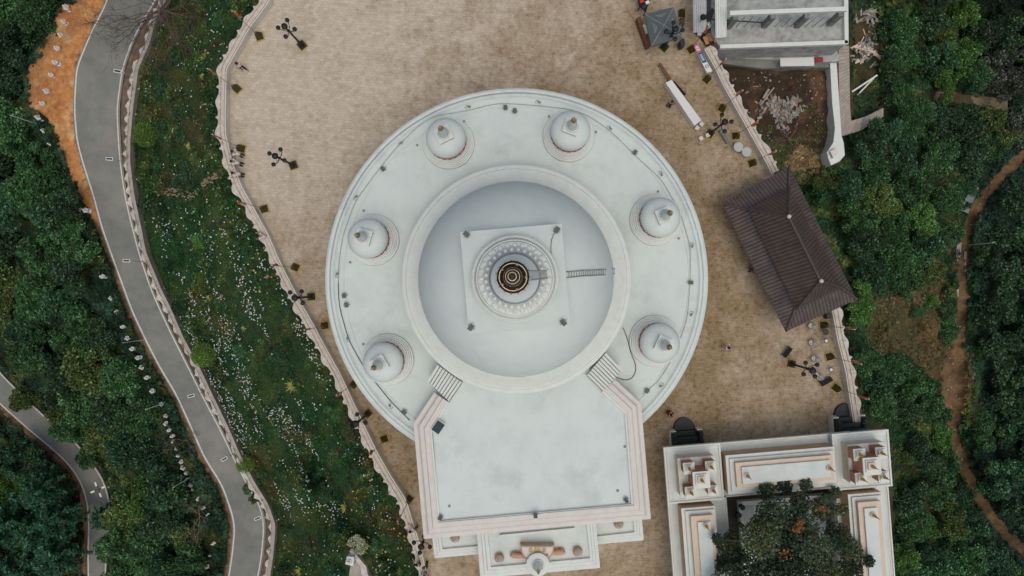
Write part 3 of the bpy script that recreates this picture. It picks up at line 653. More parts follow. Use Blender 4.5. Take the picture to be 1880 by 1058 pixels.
FLD = [(928,199,9,5,'beside the cable at the top of the round roof'),(704,311,9,40,'on the upper left roof rim, above the leftmost small stupa'),(1165,281,9,-35,'on the upper right roof rim between two small stupas'),(1267,519,9,85,'on the right roof rim nearest the pavilion'),(633,543,9,5,'on the left roof rim below the leftmost small stupa'),(637,560,9,8,'on the left roof rim, lower one of a close pair'),(1187,717,9,-35,'on the lower right roof rim by the hall cornice'),(743,756,9,35,'on the lower left roof rim by the hall cornice'),
       (857,431,20.31,50,'at the upper left corner of the square dome platform'),(1022,423,20.31,-35,'at the upper right corner of the square dome platform'),(865,601,20.31,-38,'at the lower left corner of the square dome platform'),(1034,592,20.31,40,'at the lower right corner of the square dome platform'),
       (809,949,10.5,-20,'in the lower left corner of the flat hall roof'),(1149,917,10.5,30,'in the lower right corner of the flat hall roof'),(983,945,10.9,5,'on the middle of the hall cornice above the portico'),(945,205,9,0,'on a white pad right of the topmost roof floodlight')]
for u, v, z, a, w_ in FLD:
    p = P(u, v, z); lb_ = 'small finned grey floodlight ' + w_
    if first: f0.location = p; f0.rotation_euler = (0, 0, R(a)); f0['label'] = lb_; first = False
    else: dup(f0, p, R(a), lb_)
def spot():
    t = thing('spotlight', 'x', 'spotlight', (0, 0, 0), group='small hooked spotlights along the round roof rim')
    MB().tube([(0, 0, 0), (0, 0, .3), (.05, .0, .34)], .02, 6).build('stem', GREYM, t)
    MB().tube([(-.02, -.1, .3), (.04, .12, .36)], .07, 8).build('lamp_head', GREYM, t)
    mb = MB(); mb.tube([(0, -.02, .02), (.15, .05, .02), (.22, .2, .02), (.1, .3, .02), (-.02, .24, .02)], .012, 5); mb.build('cable', BLACKS, t); return t
sp0 = spot(); SPT = [(862,198,'left of the topmost floodlight'),(990,190,'right of the topmost floodlight'),(1120,238,'above right of the upper right small stupa'),(738,264,'above left of the upper left small stupa'),(656,362,'above the leftmost small stupa'),(1213,322,'above the rightmost small stupa'),(1269,453,'right rim, midway between stupa and floodlight'),(1267,578,'right rim, above the lower right small stupa'),(621,503,'left rim, just above the pair of floodlights'),(640,620,'left rim, above the lower left small stupa'),(717,743,'lower left rim, beside a floodlight'),(1211,708,'lower right rim, beside a floodlight')]
for i, (u, v, w_) in enumerate(SPT):
    p = P(u, v, 9.03); a = math.atan2(p.y - CY, p.x - CX); lb_ = 'small hooked spotlight on the round roof, ' + w_
    if i == 0: sp0.location = p; sp0.rotation_euler = (0, 0, a); sp0['label'] = lb_
    else: dup(sp0, p, a, lb_)
def cable(pts, z, r, m, label):
    a = smooth(resamp(pts, step=9), 3); mb = MB(); mb.tube([P(u, v, (z if not callable(z) else z(u, v))) for u, v in a], r, 5)
    tag(mb.build('electric_cable', m, None), label, 'cable')
CAB = mat('grey_cable', (.30, .33, .33), .7); CABD = mat('dark_cable', (.06, .07, .07), .7)
cable([(621,520),(622,480),(630,430),(652,370),(690,318),(730,268),(772,228),(800,212),(862,203),(905,191),(930,190),(985,194),(1050,201),(1085,215),(1125,244),(1165,285),(1215,330),(1250,392),(1268,455),(1267,520),(1262,585),(1240,650),(1210,700),(1180,724)], 9.05, .022, CAB, 'long thin grey cable running round the roof rim')
cable([(621,520),(622,560),(640,625),(668,675),(715,735),(752,772)], 9.05, .03, CABD, 'dark cable along the lower left roof rim to the hall')
cable([(1144,602),(1153,622),(1157,650),(1169,668),(1170,682),(1160,700),(1150,702),(1130,692)], 9.06, .028, CABD, 'loose black cable looping from ring terrace to right stair')
cable([(1021,424),(1010,437),(1012,447),(1011,470),(1013,480),(1018,496),(1022,510)], lambda u, v: 20.35, .018, CABD, 'thin dark cable across the square dome platform')
def ladder(p0, p1, wd, label, m):
    p0 = Vector(p0); p1 = Vector(p1); d = (p1 - p0); sdv = d.cross(Vector((0, 0, 1))).normalized() * wd / 2
    t = thing('ladder', label, 'ladder', p0); mb = MB(); mb.tube([p0 - sdv, p1 - sdv], .035, 5); mb.tube([p0 + sdv, p1 + sdv], .035, 5); mb.build('rails', m, t)
    mb = MB(); n = int(d.length / .45)
    for i in range(1, n): q = p0 + d * (i / n); mb.tube([q - sdv, q + sdv], .022, 5)
    mb.build('rungs', m, t)
# ladders rest 6 cm off the dome and the lotus drum
GREYL = mat('grey_ladder_metal', (.22, .25, .25), .6)
def on_dome(r): return 13.6 + math.sqrt(max(0, 6.6 ** 2 - r * r))
pts = []
for u, v in ((1128,498),(1108,500),(1088,501),(1068,502),(1040,505)):
    z = 16
    for _ in range(12):
        q = P(u, v, z); r_ = math.hypot(q.x - CX, q.y - CY); z = .5 * z + .5 * (on_dome(min(r_, 6.5)) + .12)
    pts.append(P(u, v, z))
t = thing('ladder', 'long grey ladder lying over the right side of the big dome', 'ladder', pts[0])
wd = .34; mb = MB(); sv = Vector((0, 1, 0)) * wd / 2
mb.tube([p - sv for p in pts], .03, 5); mb.tube([p + sv for p in pts], .03, 5); mb.build('rails', GREYL, t)
mb = MB()
for a, b in zip(pts[:-1], pts[1:]):
    for k in range(6): q = a.lerp(b, k / 6); mb.tube([q - sv, q + sv], .02, 5)
mb.build('rungs', GREYL, t)
ladder(P(1005,504,21.9), P(972,506,29.2), .42, 'short grey ladder leaning on the white spire cone', STEEL)
p = P(806, 782, 10.5)
t = thing('solar_charger', 'dark tilted solar panel on a white frame near the left hall cornice', 'solar panel', p)
t.rotation_euler = (0, 0, R(-35))
MB().box((0, 0, 0), (.62, .82, .04), 0, .0).build('panel', GLASS, t, fix=True); CH[t.name][-1].location = (0, 0, .5)
for o_ in CH[t.name]: 
    o_.data.transform(Matrix.Translation(p))
mb = MB(); mb.box((p.x, p.y, p.z + .46), (.70, .90, .03)); mb.build('frame', WPLAST, t)
mb = MB(); mb.tube([(p.x - .3, p.y - .2, p.z), (p.x - .3, p.y - .2, p.z + .45)], .02, 5); mb.tube([(p.x + .3, p.y + .2, p.z), (p.x + .3, p.y + .2, p.z + .45)], .02, 5); mb.build('legs', STEEL, t)
# ---------------------------------------------------------------- cloister with stepped roofs round a courtyard
def CLP(a, b, z): return P(1218 + a + b * .0765, 822 - a * .0834 + b, z)
def crect(a0, b0, a1, b1, z): return [(p.x, p.y) for p in (CLP(a0, b0, z), CLP(a1, b0, z), CLP(a1, b1, z), CLP(a0, b1, z))]
clo = thing('cloister_building', 'cream and tan cloister with stepped roofs and corner towers around a courtyard tree', 'building', CLP(0, 0, 0))
def tier(parent, name, a0, b0, a1, b1, z0, z1, wallm, topm, lip=.12, lz=.16):
    mb = MB(); mb.k = 0; mb.prism(crect(a0 + lip * 24, b0 + lip * 24, a1 - lip * 24, b1 - lip * 24, z1), z0, z1 - lz, top=False)
    mb.k = 1; mb.prism(crect(a0, b0, a1, b1, z1), z1 - lz, z1)
    return mb.build(name, [wallm, topm], parent)
def wing(a0, b0, a1, b1, sub, nm='wing', zr=3.6):
    wnm = tier(clo, nm, a0, b0, a1, b1, 0, zr, CREAM, WHITE, .85, .35)
    # rim moulding
    o_ = [(a0, b0), (a1, b0), (a1, b1), (a0, b1)]; i_ = [(a0 + 7, b0 + 7), (a1 - 7, b0 + 7), (a1 - 7, b1 - 7), (a0 + 7, b1 - 7)]
    f = lambda q: (1218 + q[0] + q[1] * .0765, 822 - q[0] * .0834 + q[1])
    cornice(wnm, 'roof_rim', [f(q) for q in o_], [f(q) for q in i_], [(0, zr - .02), (0, zr + .16), (.35, zr + .16), (.5, zr + .06), (.9, zr + .03), (1, zr + .003)], TRIM, closed=True)
    for (x0, y0, x1, y1, z0, z1, wm) in [(a_, b_, c_, d_, e_ - 3.4, f_ - 3.4, g_) for a_, b_, c_, d_, e_, f_, g_ in sub]: tier(wnm, 'roof_tier', x0, y0, x1, y1, z0, z1, wm, (TRIM, TRIM, BEIGE, WHITE)[[t_[5] for t_ in sub].index(min([t_[5] for t_ in sub], key=lambda q_: abs(q_ - z1 - 3.4)))], .02, .10)
    return wnm
def finial(parent, a, b, z, s=1.0, gold=True):
    z -= 3.4; p = CLP(a, b, z); mb = MB(); mb.lathe([(.30 * s, 0), (.30 * s, .12), (.2 * s, .16)], p, 16); mb.build('finial_base', BEIGE, parent)
    MB().lathe([(.10 * s, .15), (.17 * s, .25), (.10 * s, .4), (.14 * s, .5), (.06 * s, .7), (.02 * s, 1.2)], p, 10).build('gold_finial', GOLD, parent)
mw = wing(60, 0, 345, 100, [(112, 24, 312, 96, 7, 8.5, TAN), (119, 31, 310, 90, 8.5, 8.7, STEEL), (129, 39, 307, 85, 8.7, 9.15, BEIGE), (140, 48, 302, 79, 9.15, 9.35, BEIGE)])
finial(mw, 148, 63, 9.35, .8); finial(mw, 299, 62, 9.35, .8)
lw = wing(0, 98, 108, 330, [(24, 114, 86, 330, 7, 8.5, TAN), (31, 120, 84, 330, 8.5, 8.7, STEEL), (40, 130, 81, 330, 8.7, 9.15, BEIGE), (52, 142, 76, 330, 9.15, 9.35, BEIGE)])
finial(lw, 66, 148, 9.35, .8)
rw = wing(308, 98, 405, 330, [(330, 114, 392, 330, 7, 8.5, TAN), (337, 120, 391, 330, 8.5, 8.7, STEEL), (347, 130, 389, 330, 8.7, 9.15, BEIGE), (358, 142, 382, 330, 9.15, 9.35, BEIGE)])
finial(rw, 372, 154, 9.35, .8)
def tower(a0, b0, sc_, off=0):
    t = tier(clo, 'corner_tower', a0, b0, a0 + 104, b0 + 104, 0, 4.3, CREAM, WHITE, .85, .35)
    f = lambda q: (1218 + q[0] + q[1] * .0765, 822 - q[0] * .0834 + q[1])
    cornice(t, 'roof_rim', [f(q) for q in ((a0, b0), (a0 + 104, b0), (a0 + 104, b0 + 104), (a0, b0 + 104))], [f(q) for q in ((a0 + 9, b0 + 9), (a0 + 95, b0 + 9), (a0 + 95, b0 + 95), (a0 + 9, b0 + 95))], [(0, 4.28), (0, 4.5), (.35, 4.5), (.5, 4.38), (.9, 4.33), (1, 4.305)], TRIM, closed=True)
    x = a0 + 24 + off; y = b0 + 22
    tier(t, 'roof_tier', x, y, x + 68, y + 72, 4.3, 5.6, BEIGE, TRIM, .05, .12)
    x += 6; y += 6
    for cx_, cy_, s_, h_ in ((14, 14, 21, 1.1), (54, 14, 20, 1.1), (14, 58, 21, 1.1), (55, 58, 19, 1.1), (35, 37, 31, 1.9)):
        s_ *= sc_ ; a = x + cx_ + off * .4; b = y + cy_ ; h = s_ / 2; z = 5.6
        k = tier(t, 'turret', a - h, b - h, a + h, b + h, z, z + h_, TERRA, TRIM, .05, .12)
        tier(k, 'turret_cap', a - h * .66, b - h * .66, a + h * .66, b + h * .66, z + h_, z + h_ + .16, TRIM, TRIM, .02, .06)
        tier(k, 'turret_cap', a - h * .42, b - h * .42, a + h * .42, b + h * .42, z + h_ + .16, z + h_ + .34, BEIGE, BEIGE, .01, .06)
        p = CLP(a, b, z + h_ + .34); MB().lathe([(.09, 0), (.13, .1), (.07, .25), (.11, .35), (.04, .6), (.01, 1.0)], p, 10).build('gold_finial', GOLD, k)
    return t
tower(0, 0, 1.0); tower(309, 1, 1.05, 3)
# courtyard floor, pale table and rug
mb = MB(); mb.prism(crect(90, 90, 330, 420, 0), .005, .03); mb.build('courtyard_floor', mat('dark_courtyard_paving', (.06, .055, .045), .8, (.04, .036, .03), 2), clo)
t = thing('courtyard_platform', 'white marble platform in the dark courtyard under the tree', 'platform', CLP(200, 200, 0))
mb = MB(); mb.prism(crect(133, 115, 292, 380, 1.2), .03, .6); mb.build('slab', TRIM, t)
mb = MB(); mb.prism(crect(141, 124, 160, 205, 1.2), .62, .66); mb.prism(crect(165, 124, 285, 132, 1.2), .62, .66); mb.build('inlay', STEEL, t)
for i, (u, v) in enumerate([(1360, 929), (1354, 943), (1358, 962)]):
    p = P(u, v, .6); t = thing('stool', 'dark round stool on the white courtyard platform, ' + ('topmost', 'middle', 'lowest')[i] + ' of three', 'stool', p, group='dark stools in the courtyard')
    MB().lathe([(.18, 0), (.2, .05), (.14, .2), (.22, .4), (.24, .48)], p, 14).build('stool_body', BLACKS, t, smooth='auto')

# dark stone stair portals against the cloister
def portal(u, v, label):
    p = P(u, v, 0); t = thing('stone_stair_portal', label, 'stairs', p, R(4.8), group='dark half-round stone landings at the cloister')
    o = Vector(p); WL[t.name] = Vector((0, 0, 0))       # parts are modelled round the origin
    arc = [(.95 * math.cos(a), .35 + 1.05 * math.sin(a)) for a in np.linspace(0, math.pi, 20)]
    MB().prism(arc, 0, .35).build('half_round_landing', BLACKS, t)
    mb = MB()
    for i in range(4): mb.box((0, .12 - .42 * i, .30 + .25 * i), (1.9, .40, .6 + .5 * i))
    mb.build('steps', BLACKS, t)
    for s_ in (-1, 1):
        b = MB(); b.box((s_ * 1.15, -.6, .65), (.34, 1.9, 1.3)); bo = b.build('balustrade', BLACKS, t)
        b = MB()
        for k in range(3): b.sphere((s_ * 1.15, .1 - .55 * k, 1.45), .21, 12, 8, .8)
        b.build('rounded_knobs', BLACKS, bo, smooth=True)
        b = MB(); b.box((s_ * 1.15, .42, .5), (.46, .10, 1.0)); b.build('pale_edge', CREAM, bo)
    b = MB(); b.box((-1.38, -.6, .4), (.08, 2.0, .9)); b.build('pale_side', CREAM, t)
    return t
portal(1256, 795, 'dark half-round stone stair landing against the left end of the cloister')
portal(1550, 770, 'dark half-round stone stair landing beside the right parapet')

# ---------------------------------------------------------------- brown-roofed pavilion
def tile_mat():
    m = bpy.data.materials.new('brown_roof_tiles'); m.use_nodes = True; t = m.node_tree; b = t.nodes['Principled BSDF']
    b.inputs['Roughness'].default_value = .42; N = t.nodes.new; L = t.links.new
    uv = N('ShaderNodeUVMap'); uv.uv_map = 'UVMap'; sp = N('ShaderNodeSeparateXYZ'); L(uv.outputs[0], sp.inputs[0])
    def math_(op, a, bb=None, c=None):
        x = N('ShaderNodeMath'); x.operation = op
        for i, q in enumerate((a, bb, c)):
            if q is None: continue
            if isinstance(q, (int, float)): x.inputs[i].default_value = q
            else: L(q, x.inputs[i])
        return x.outputs[0]
    fr = math_('FRACT', math_('MULTIPLY', sp.outputs[0], 1 / .30)); rib = math_('ABSOLUTE', math_('SUBTRACT', fr, .5))
    fy = math_('FRACT', math_('MULTIPLY', sp.outputs[1], 1 / .38))
    r = N('ShaderNodeValToRGB'); r.color_ramp.elements[0].position = .02; r.color_ramp.elements[0].color = (.112, .088, .082, 1); r.color_ramp.elements[1].position = .5; r.color_ramp.elements[1].color = (.020, .015, .015, 1)
    e = r.color_ramp.elements.new(.36); e.color = (.084, .065, .060, 1); L(rib, r.inputs[0])
    n = N('ShaderNodeTexNoise'); n.inputs['Scale'].default_value = 1.3; n.inputs['Detail'].default_value = 6; tc = N('ShaderNodeTexCoord'); L(tc.outputs['Object'], n.inputs['Vector'])
    mr = N('ShaderNodeMapRange'); mr.inputs['From Min'].default_value = .3; mr.inputs['From Max'].default_value = .7; mr.inputs['To Min'].default_value = .75; mr.inputs['To Max'].default_value = 1.25; L(n.outputs['Fac'], mr.inputs['Value'])
    sc_ = N('ShaderNodeVectorMath'); sc_.operation = 'SCALE'; L(r.outputs[0], sc_.inputs[0]); L(mr.outputs[0], sc_.inputs['Scale']); L(sc_.outputs[0], b.inputs['Base Color'])
    h = math_('ADD', math_('MULTIPLY', rib, -1.0), math_('MULTIPLY', fy, .25)); bn = N('ShaderNodeBump'); bn.inputs['Distance'].default_value = .08; bn.inputs['Strength'].default_value = .9
    L(h, bn.inputs['Height']); L(bn.outputs[0], b.inputs['Normal']); return m
TILE = tile_mat(); RIDGE = mat('brown_ridge_tiles', (.10, .072, .07), .6, (.06, .045, .045), 6)
Ptop, Pl, Pb, Pr = P(1449,306,2.9), P(1326,373,2.9), P(1443,609,2.9), P(1573,550,2.9)
pc = (Ptop + Pl + Pb + Pr) / 4
pav = thing('pavilion', 'large dark brown hipped tile roof pavilion at the right edge of the plaza', 'pavilion', (pc.x, pc.y, 0))
def roof_faces(name, faces_, parent, m=TILE):
    me = bpy.data.meshes.new(name); vs = []; fs = []; uvs = []
    off = WL[parent.name]
    for f in faces_:
        e = (f[1] - f[0]).normalized(); nrm = (f[1] - f[0]).cross(f[2] - f[0]).normalized(); up = nrm.cross(e)
        fs.append(tuple(range(len(vs), len(vs) + len(f))))
        for p in f: vs.append(p - off); uvs.append(((p - f[0]).dot(e), (p - f[0]).dot(up)))
    n0 = len(vs)
    vs += [v - Vector((0, 0, .14)) for v in vs]; fs += [tuple(n0 + i for i in f[::-1]) for f in fs]; uvs2 = uvs + [q for f in faces_ for q in [(0, 0)] * len(f)]
    k = 0; sides = []
    for f in faces_:
        m_ = len(f)
        for i in range(m_): sides.append((k + i, n0 + k + i, n0 + k + (i + 1) % m_, k + (i + 1) % m_))
        k += m_
    nt_ = len(fs); me.from_pydata(vs, [], fs + sides); me.materials.append(m)
    ul = me.uv_layers.new(name='UVMap')
    for pi, poly in enumerate(me.polygons):
        for li in poly.loop_indices:
            vi = me.loops[li].vertex_index; ul.data[li].uv = uvs[vi % n0] if pi < nt_ // 2 else (.15, .1)
    o = bpy.data.objects.new(name, me); col.objects.link(o); o.parent = parent; CH.setdefault(parent.name, []).append(o); WL[o.name] = off; return o
# lower skirt
it, il, ib, ir = P(1447,352,3.75), P(1380,388,3.75), P(1461,562,3.75), P(1541,526,3.75)
roof_faces('lower_roof', [[Ptop, Pl, il, it][::1], [Pl, Pb, ib, il], [Pb, Pr, ir, ib], [Pr, Ptop, it, ir]], pav)
ut, ul_, ub, ur = P(1449,344,4.5), P(1375,385,4.5), P(1462,568,4.5), P(1546,529,4.5)
r0, r1 = P(1447,398,7.2), P(1506,516,7.2)
roof_faces('upper_roof', [[ut, ul_, r0], [ul_, ub, r1, r0], [ub, ur, r1], [ur, ut, r0, r1]], pav)
mb = MB()
for a, b in ((Ptop, it), (Pl, il), (Pb, ib), (Pr, ir), (ut, r0), (ul_, r0), (ub, r1), (ur, r1), (r0, r1)): mb.tube([a + Vector((0, 0, .05)), b + Vector((0, 0, .05))], .12, 6)
mb.build('ridge_tiles', RIDGE, pav)
for q in (r0, r1):
    MB().sphere(q + Vector((0, 0, .2)), .17, 12, 8).build('ridge_knob', BEIGE, pav, smooth=True)
for t_ in (0.1, .37, .64, .9):
    for (a, b) in ((Pl.lerp(Ptop, .2), Pb.lerp(Pr, .2)), (Pl.lerp(Ptop, .8), Pb.lerp(Pr, .8))):
        q = a.lerp(b, t_); MB().lathe([(.2, 0), (.2, .3), (.14, .35), (.14, 3.1)], (q.x, q.y, 0), 12).build('post', WOODB, pav)
mb = MB(); mb.prism([((pc.x + (q.x - pc.x) * .74), (pc.y + (q.y - pc.y) * .74)) for q in (Ptop, Pl, Pb, Pr)], .005, .18); mb.build('floor_slab', LEDGE, pav)

# ---------------------------------------------------------------- half-built concrete building, retaining wall and stairs
def poly(pts, z): return [(p.x, p.y) for p in [P(u, v, z) for u, v in pts]]
cb = thing('unfinished_building', 'half-built grey concrete building with open flat roof and rim walls above the soil yard', 'building', P(1440, 50, -6))
mb = MB(); mb.prism(poly([(1306,-60),(1306,60),(1322,88),(1556,80),(1554,-60)], .6), -8, .6); mb.build('roof_slab', CONC, cb)
mb = MB()
for a in ([(1322,82),(1556,74),(1558,81),(1322,89)], [(1549,-60),(1557,-60),(1558,79),(1551,80)], [(1340,20),(1556,12),(1556,20),(1340,28)]):
    mb.prism(poly(a, 1.0 if a[0][1] > 30 or a[0][0] > 1500 else 3.2), .602 if a[0][1] > 30 or a[0][0] > 1500 else 2.9, 1.0 if a[0][1] > 30 or a[0][0] > 1500 else 3.2)
mb.build('rim_beams', TRIM, cb)
for u, v in ((1336,50),(1402,48),(1462,48),(1522,44)):
    p = P(u, v, .6); MB().box((p.x, p.y, 1.75), (.45, .45, 2.3)).build('pillar', CONCD, cb)
mb = MB()
for u in range(1352, 1520, 14):
    if min(abs(u - q) for q in (1336, 1402, 1462, 1522)) < 9: continue
    p = P(u, 50, .6); MB().tube([p, p + Vector((0, 0, 2.3))], .03, 5).build('rebar_rod', CONCD, cb)
mb = MB(); mb.tube([P(1296,35,.9), P(1405,42,.9)], .05, 5); mb.build('pipe', BLACKS, cb)
mb = MB(); mb.prism(poly([(1324,92),(1520,84),(1540,84),(1543,112),(1520,114),(1320,106)], -2.5), -9, -2.5); mb.build('lower_ledge', CONC, cb)
mb = MB(); mb.prism(poly([(1320,106),(1520,108),(1522,124),(1400,126),(1322,116)], -3.1), -9, -3.1); mb.build('lower_ledge', CONCD, cb)
def sheet(name, label, q, z, m, cat='sheet metal', h=.03, group=None, corr=0):
    p0 = P(sum(a for a, _ in q) / 4, sum(b for _, b in q) / 4, z); mb = MB(); mb.prism(poly(q, z), z - h, z)
    if corr:
        a, b, c, d = [P(u, v, z) for u, v in q]
        for i in range(corr): t0 = (i + .5) / corr; mb.tube([a.lerp(b, t0) + Vector((0, 0, .01)), d.lerp(c, t0) + Vector((0, 0, .01))], .035, 4)
    o = mb.build(name, m); o.location = p0; o.data.transform(Matrix.Translation(-p0)); return tag(o, label, cat, group)
sheet('roofing_sheet', 'grey corrugated roofing sheets at the left edge of the unfinished building', [(1272,-40),(1297,-40),(1297,60),(1273,60)], 2.2, SHEET, corr=6, h=.06)
sheet('roofing_sheet', 'pale corrugated sheets between black tarp and rebar rods', [(1312,-40),(1334,-40),(1334,68),(1314,70)], 1.9, TRIM, corr=5, h=.06)
sheet('tarpaulin', 'black folded tarpaulin on the pale roofing', [(1308,14),(1312,20),(1306,38),(1292,32)], 2.4, CLOTHB, 'tarpaulin')
sheet('white_panel', 'white flat panels on the ledge above the soil yard', [(1432,107),(1494,105),(1495,121),(1433,122)], -2.3, WPLAST, 'panel', h=.08)
sheet('red_sheet', 'small dark red sheet beside the white panels', [(1497,105),(1511,105),(1511,114),(1497,115)], -2.35, REDSH, h=.05)
# retaining wall
tw = thing('retaining_wall', 'pale concrete retaining wall between soil yard and outdoor staircase, ending in a block', 'wall', P(1530, 200, -7))
mb = MB(); mb.prism(poly([(1524,116),(1536,116),(1541,190),(1545,250),(1549,262),(1551,285),(1542,296),(1526,304),(1521,292),(1518,280),(1530,262),(1533,235),(1528,190)], -3), -11, -3.0); mb.build('wall_body', TRIM, tw)
mb = MB(); mb.prism(poly([(1524,278),(1536,272),(1541,280),(1530,290)], -2.6), -3, -2.6); mb.build('end_cap', CREAM, tw)
def stairrun(name, label, A_, B_, zs, m, n, cat='stairs', gap=.5):
    a = resamp(A_, n + 1); b = resamp(B_, n + 1); p0 = P(*((a[0] + b[0]) / 2), zs[1]); t = thing(name, label, cat, p0); mb = MB(); e = MB()
    for i in range(n):
        z = zs[0] + (zs[1] - zs[0]) * i / n
        q = [tuple(a[i]), tuple(b[i]), tuple(b[i + 1]), tuple(a[i + 1])]; mb.prism(poly(q, z), z - 2.5, z)
    mb.build('treads', m, t)
    for i in range(1, n):
        z = zs[0] + (zs[1] - zs[0]) * i / n
        e.tube([P(*a[i], z + .012), P(*b[i], z + .012)], .03, 4)
    e.build('tread_edge_lines', CONCD, t)['kind'] = 'stuff'; return t
TREAD = mat('pinkish_concrete', (.42, .38, .34), .85, (.30, .27, .24), 2, bump=.2)
stairrun('outdoor_staircase', 'long straight concrete staircase right of the unfinished building', [(1540,84),(1540,130),(1541,190),(1545,250)], [(1559,84),(1560,150),(1561,200),(1563,222)], (-2.2, -6.0), TREAD, 24)
stairrun('outdoor_staircase', 'short diagonal flight from the staircase foot toward the trees', [(1545,250),(1580,240),(1622,214)], [(1563,222),(1590,214),(1622,198)], (-6.1, -7.6), TREAD, 5)
stairrun('outdoor_staircase', 'overgrown stepped path through the trees near the right edge', [(1692,188),(1740,189),(1790,194),(1850,204)], [(1700,168),(1745,169),(1795,174),(1850,184)], (-14.0, -17.2), mat('mossy_brown_steps', (.26, .20, .14), .9, (.16, .13, .08), 2), 14)
sheet('sign_base', 'white concrete slab at the foot of the retaining wall', [(1529,305),(1546,298),(1548,305),(1533,313)], -7.2, TRIM, 'slab', h=.3)
# ---------------------------------------------------------------- lamps, flagpoles, stalls
def plaza_lamp():
    t = thing('street_lamp', 'x', 'street lamp', (0, 0, 0), group='black five-globe lamps around the plaza')
    mb = MB(); mb.box((0, 0, .13), (.62, .62, .26)); mb.build('plinth', BLACKS, t)
    mb = MB()
    for k in range(4):
        a = k * math.pi / 2; mb.box((.36 * math.cos(a), .36 * math.sin(a), .03), (.07, .80, .06), a)
    mb.build('yellow_border', YEL, t)
    pole = MB().lathe([(.26, .26), (.2, .7), (.11, .9), (.09, 1.1), (.085, 3.4), (.12, 3.45), (.12, 3.6), (.07, 3.7), (.06, 4.3)], (0, 0, 0), 14).build('pole', BLACK, t, smooth='auto')
    for k in range(4):
        a = k * math.pi / 2 + math.pi / 4; c, s = math.cos(a), math.sin(a)
        arm = MB().tube([(0, 0, 3.55), (.2 * c, .2 * s, 3.42), (.42 * c, .42 * s, 3.5), (.60 * c, .60 * s, 3.72), (.68 * c, .68 * s, 3.9)], .028, 6).build('arm', BLACK, t)
        MB().tube([(.2 * c, .2 * s, 3.42), (.25 * c + .1 * s, .25 * s - .1 * c, 3.55), (.4 * c + .05 * s, .4 * s - .05 * c, 3.6), (.42 * c, .42 * s, 3.5)], .018, 5).build('scroll', BLACK, arm)
        MB().lathe([(.05, 0), (.15, .05), (.19, .16), (.16, .28), (.05, .34)], (.68 * c, .68 * s, 3.88), 14).build('lamp_head', BLACK, arm, smooth='auto')
    MB().lathe([(.06, 0), (.2, .06), (.27, .2), (.22, .36), (.06, .44)], (0, 0, 4.3), 16).build('lamp_head', BLACK, t, smooth='auto')
    return t
l0 = plaza_lamp()
LMP = [(555,84,40,'nearest the top left corner of the plaza'),(539,304,20,'left of the round temple, beside three people at the parapet'),(572,545,5,'squeezed between left parapet and round roof'),(676,759,45,'by the left parapet below the lower left small stupa'),(787,968,30,'in the narrow gap by the portico at the bottom left'),(1219,88,-40,'standing in front of the grey canopy tent'),(1303,246,-35,'at the end of the long white table'),(1452,668,-10,'between two black benches below the pavilion')]
for i, (u, v, a, w_) in enumerate(LMP):
    p = P(u, v, .0); lb_ = 'black five-globe lamp post ' + w_
    if i == 0: l0.location = p; l0.rotation_euler = (0, 0, R(a)); l0['label'] = lb_
    else: dup(l0, p, R(a), lb_)
FLM = [mat('flag_' + n_, c_, .8) for n_, c_ in (('red', (.48, .05, .03)), ('orange', (.62, .20, .04)), ('white', (.62, .6, .56)), ('yellow', (.55, .4, .06)), ('blue', (.08, .13, .32)))]
def flagpole(kind=0):
    t = thing('flagpole', 'x', 'flagpole', (0, 0, 0), group='flagpoles on dark pedestals along the parapets')
    mb = MB(); mb.frustum([(-.30, -.30), (.30, -.30), (.30, .30), (-.30, .30)], 0, [(-.25, -.25), (.25, -.25), (.25, .25), (-.25, .25)], .35)
    mb.frustum([(-.25, -.25), (.25, -.25), (.25, .25), (-.25, .25)], .35, [(-.10, -.10), (.10, -.10), (.10, .10), (-.10, .10)], 1.0); mb.build('pedestal', OLIVE, t)
    mb = MB()
    for k in range(4): a = k * math.pi / 2; mb.box((.33 * math.cos(a), .33 * math.sin(a), .05), (.05, .71, .10), a)
    mb.build('yellow_border', YEL, t)
    MB().tube([(0, 0, .9), (0, 0, 5.7)], .032, 8, .018).build('pole', WOOD, t)
    MB().sphere((0, 0, 5.75), .05, 8, 6).build('ball', WPLAST, t)
    mb = MB(); n = 8; order = [0, 1, 2, 1, 0] if kind == 0 else [2, 1, 2, 0, 3]
    for r_ in range(5):
        for j in range(n):
            pass
    # draped cloth: five hanging stripes, gathered at the pole
    for st in range(5):
        mb.k = st
        for j in range(4):
            x0 = .02 + st * .10; x1 = x0 + .10
            zz = lambda x, jj: 5.55 - jj * .36 - x * 1.1 + .05 * math.sin(9 * x + jj)
            yy = lambda x, jj: .09 * math.sin(14 * x + 1.3 * jj)
            mb.add([(x0 * .7, yy(x0, j), zz(x0, j)), (x1 * .7, yy(x1, j), zz(x1, j)), (x1 * .7, yy(x1, j + 1), zz(x1, j + 1)), (x0 * .7, yy(x0, j + 1), zz(x0, j + 1)),
                    (x0 * .7, yy(x0, j) + .012, zz(x0, j)), (x1 * .7, yy(x1, j) + .012, zz(x1, j)), (x1 * .7, yy(x1, j + 1) + .012, zz(x1, j + 1)), (x0 * .7, yy(x0, j + 1) + .012, zz(x0, j + 1))],
                   [(0, 1, 2, 3), (7, 6, 5, 4), (0, 4, 5, 1), (3, 2, 6, 7)])
    mb.build('flag', [FLM[i] for i in order], t, fix=False)
    return t
f0 = flagpole(); 
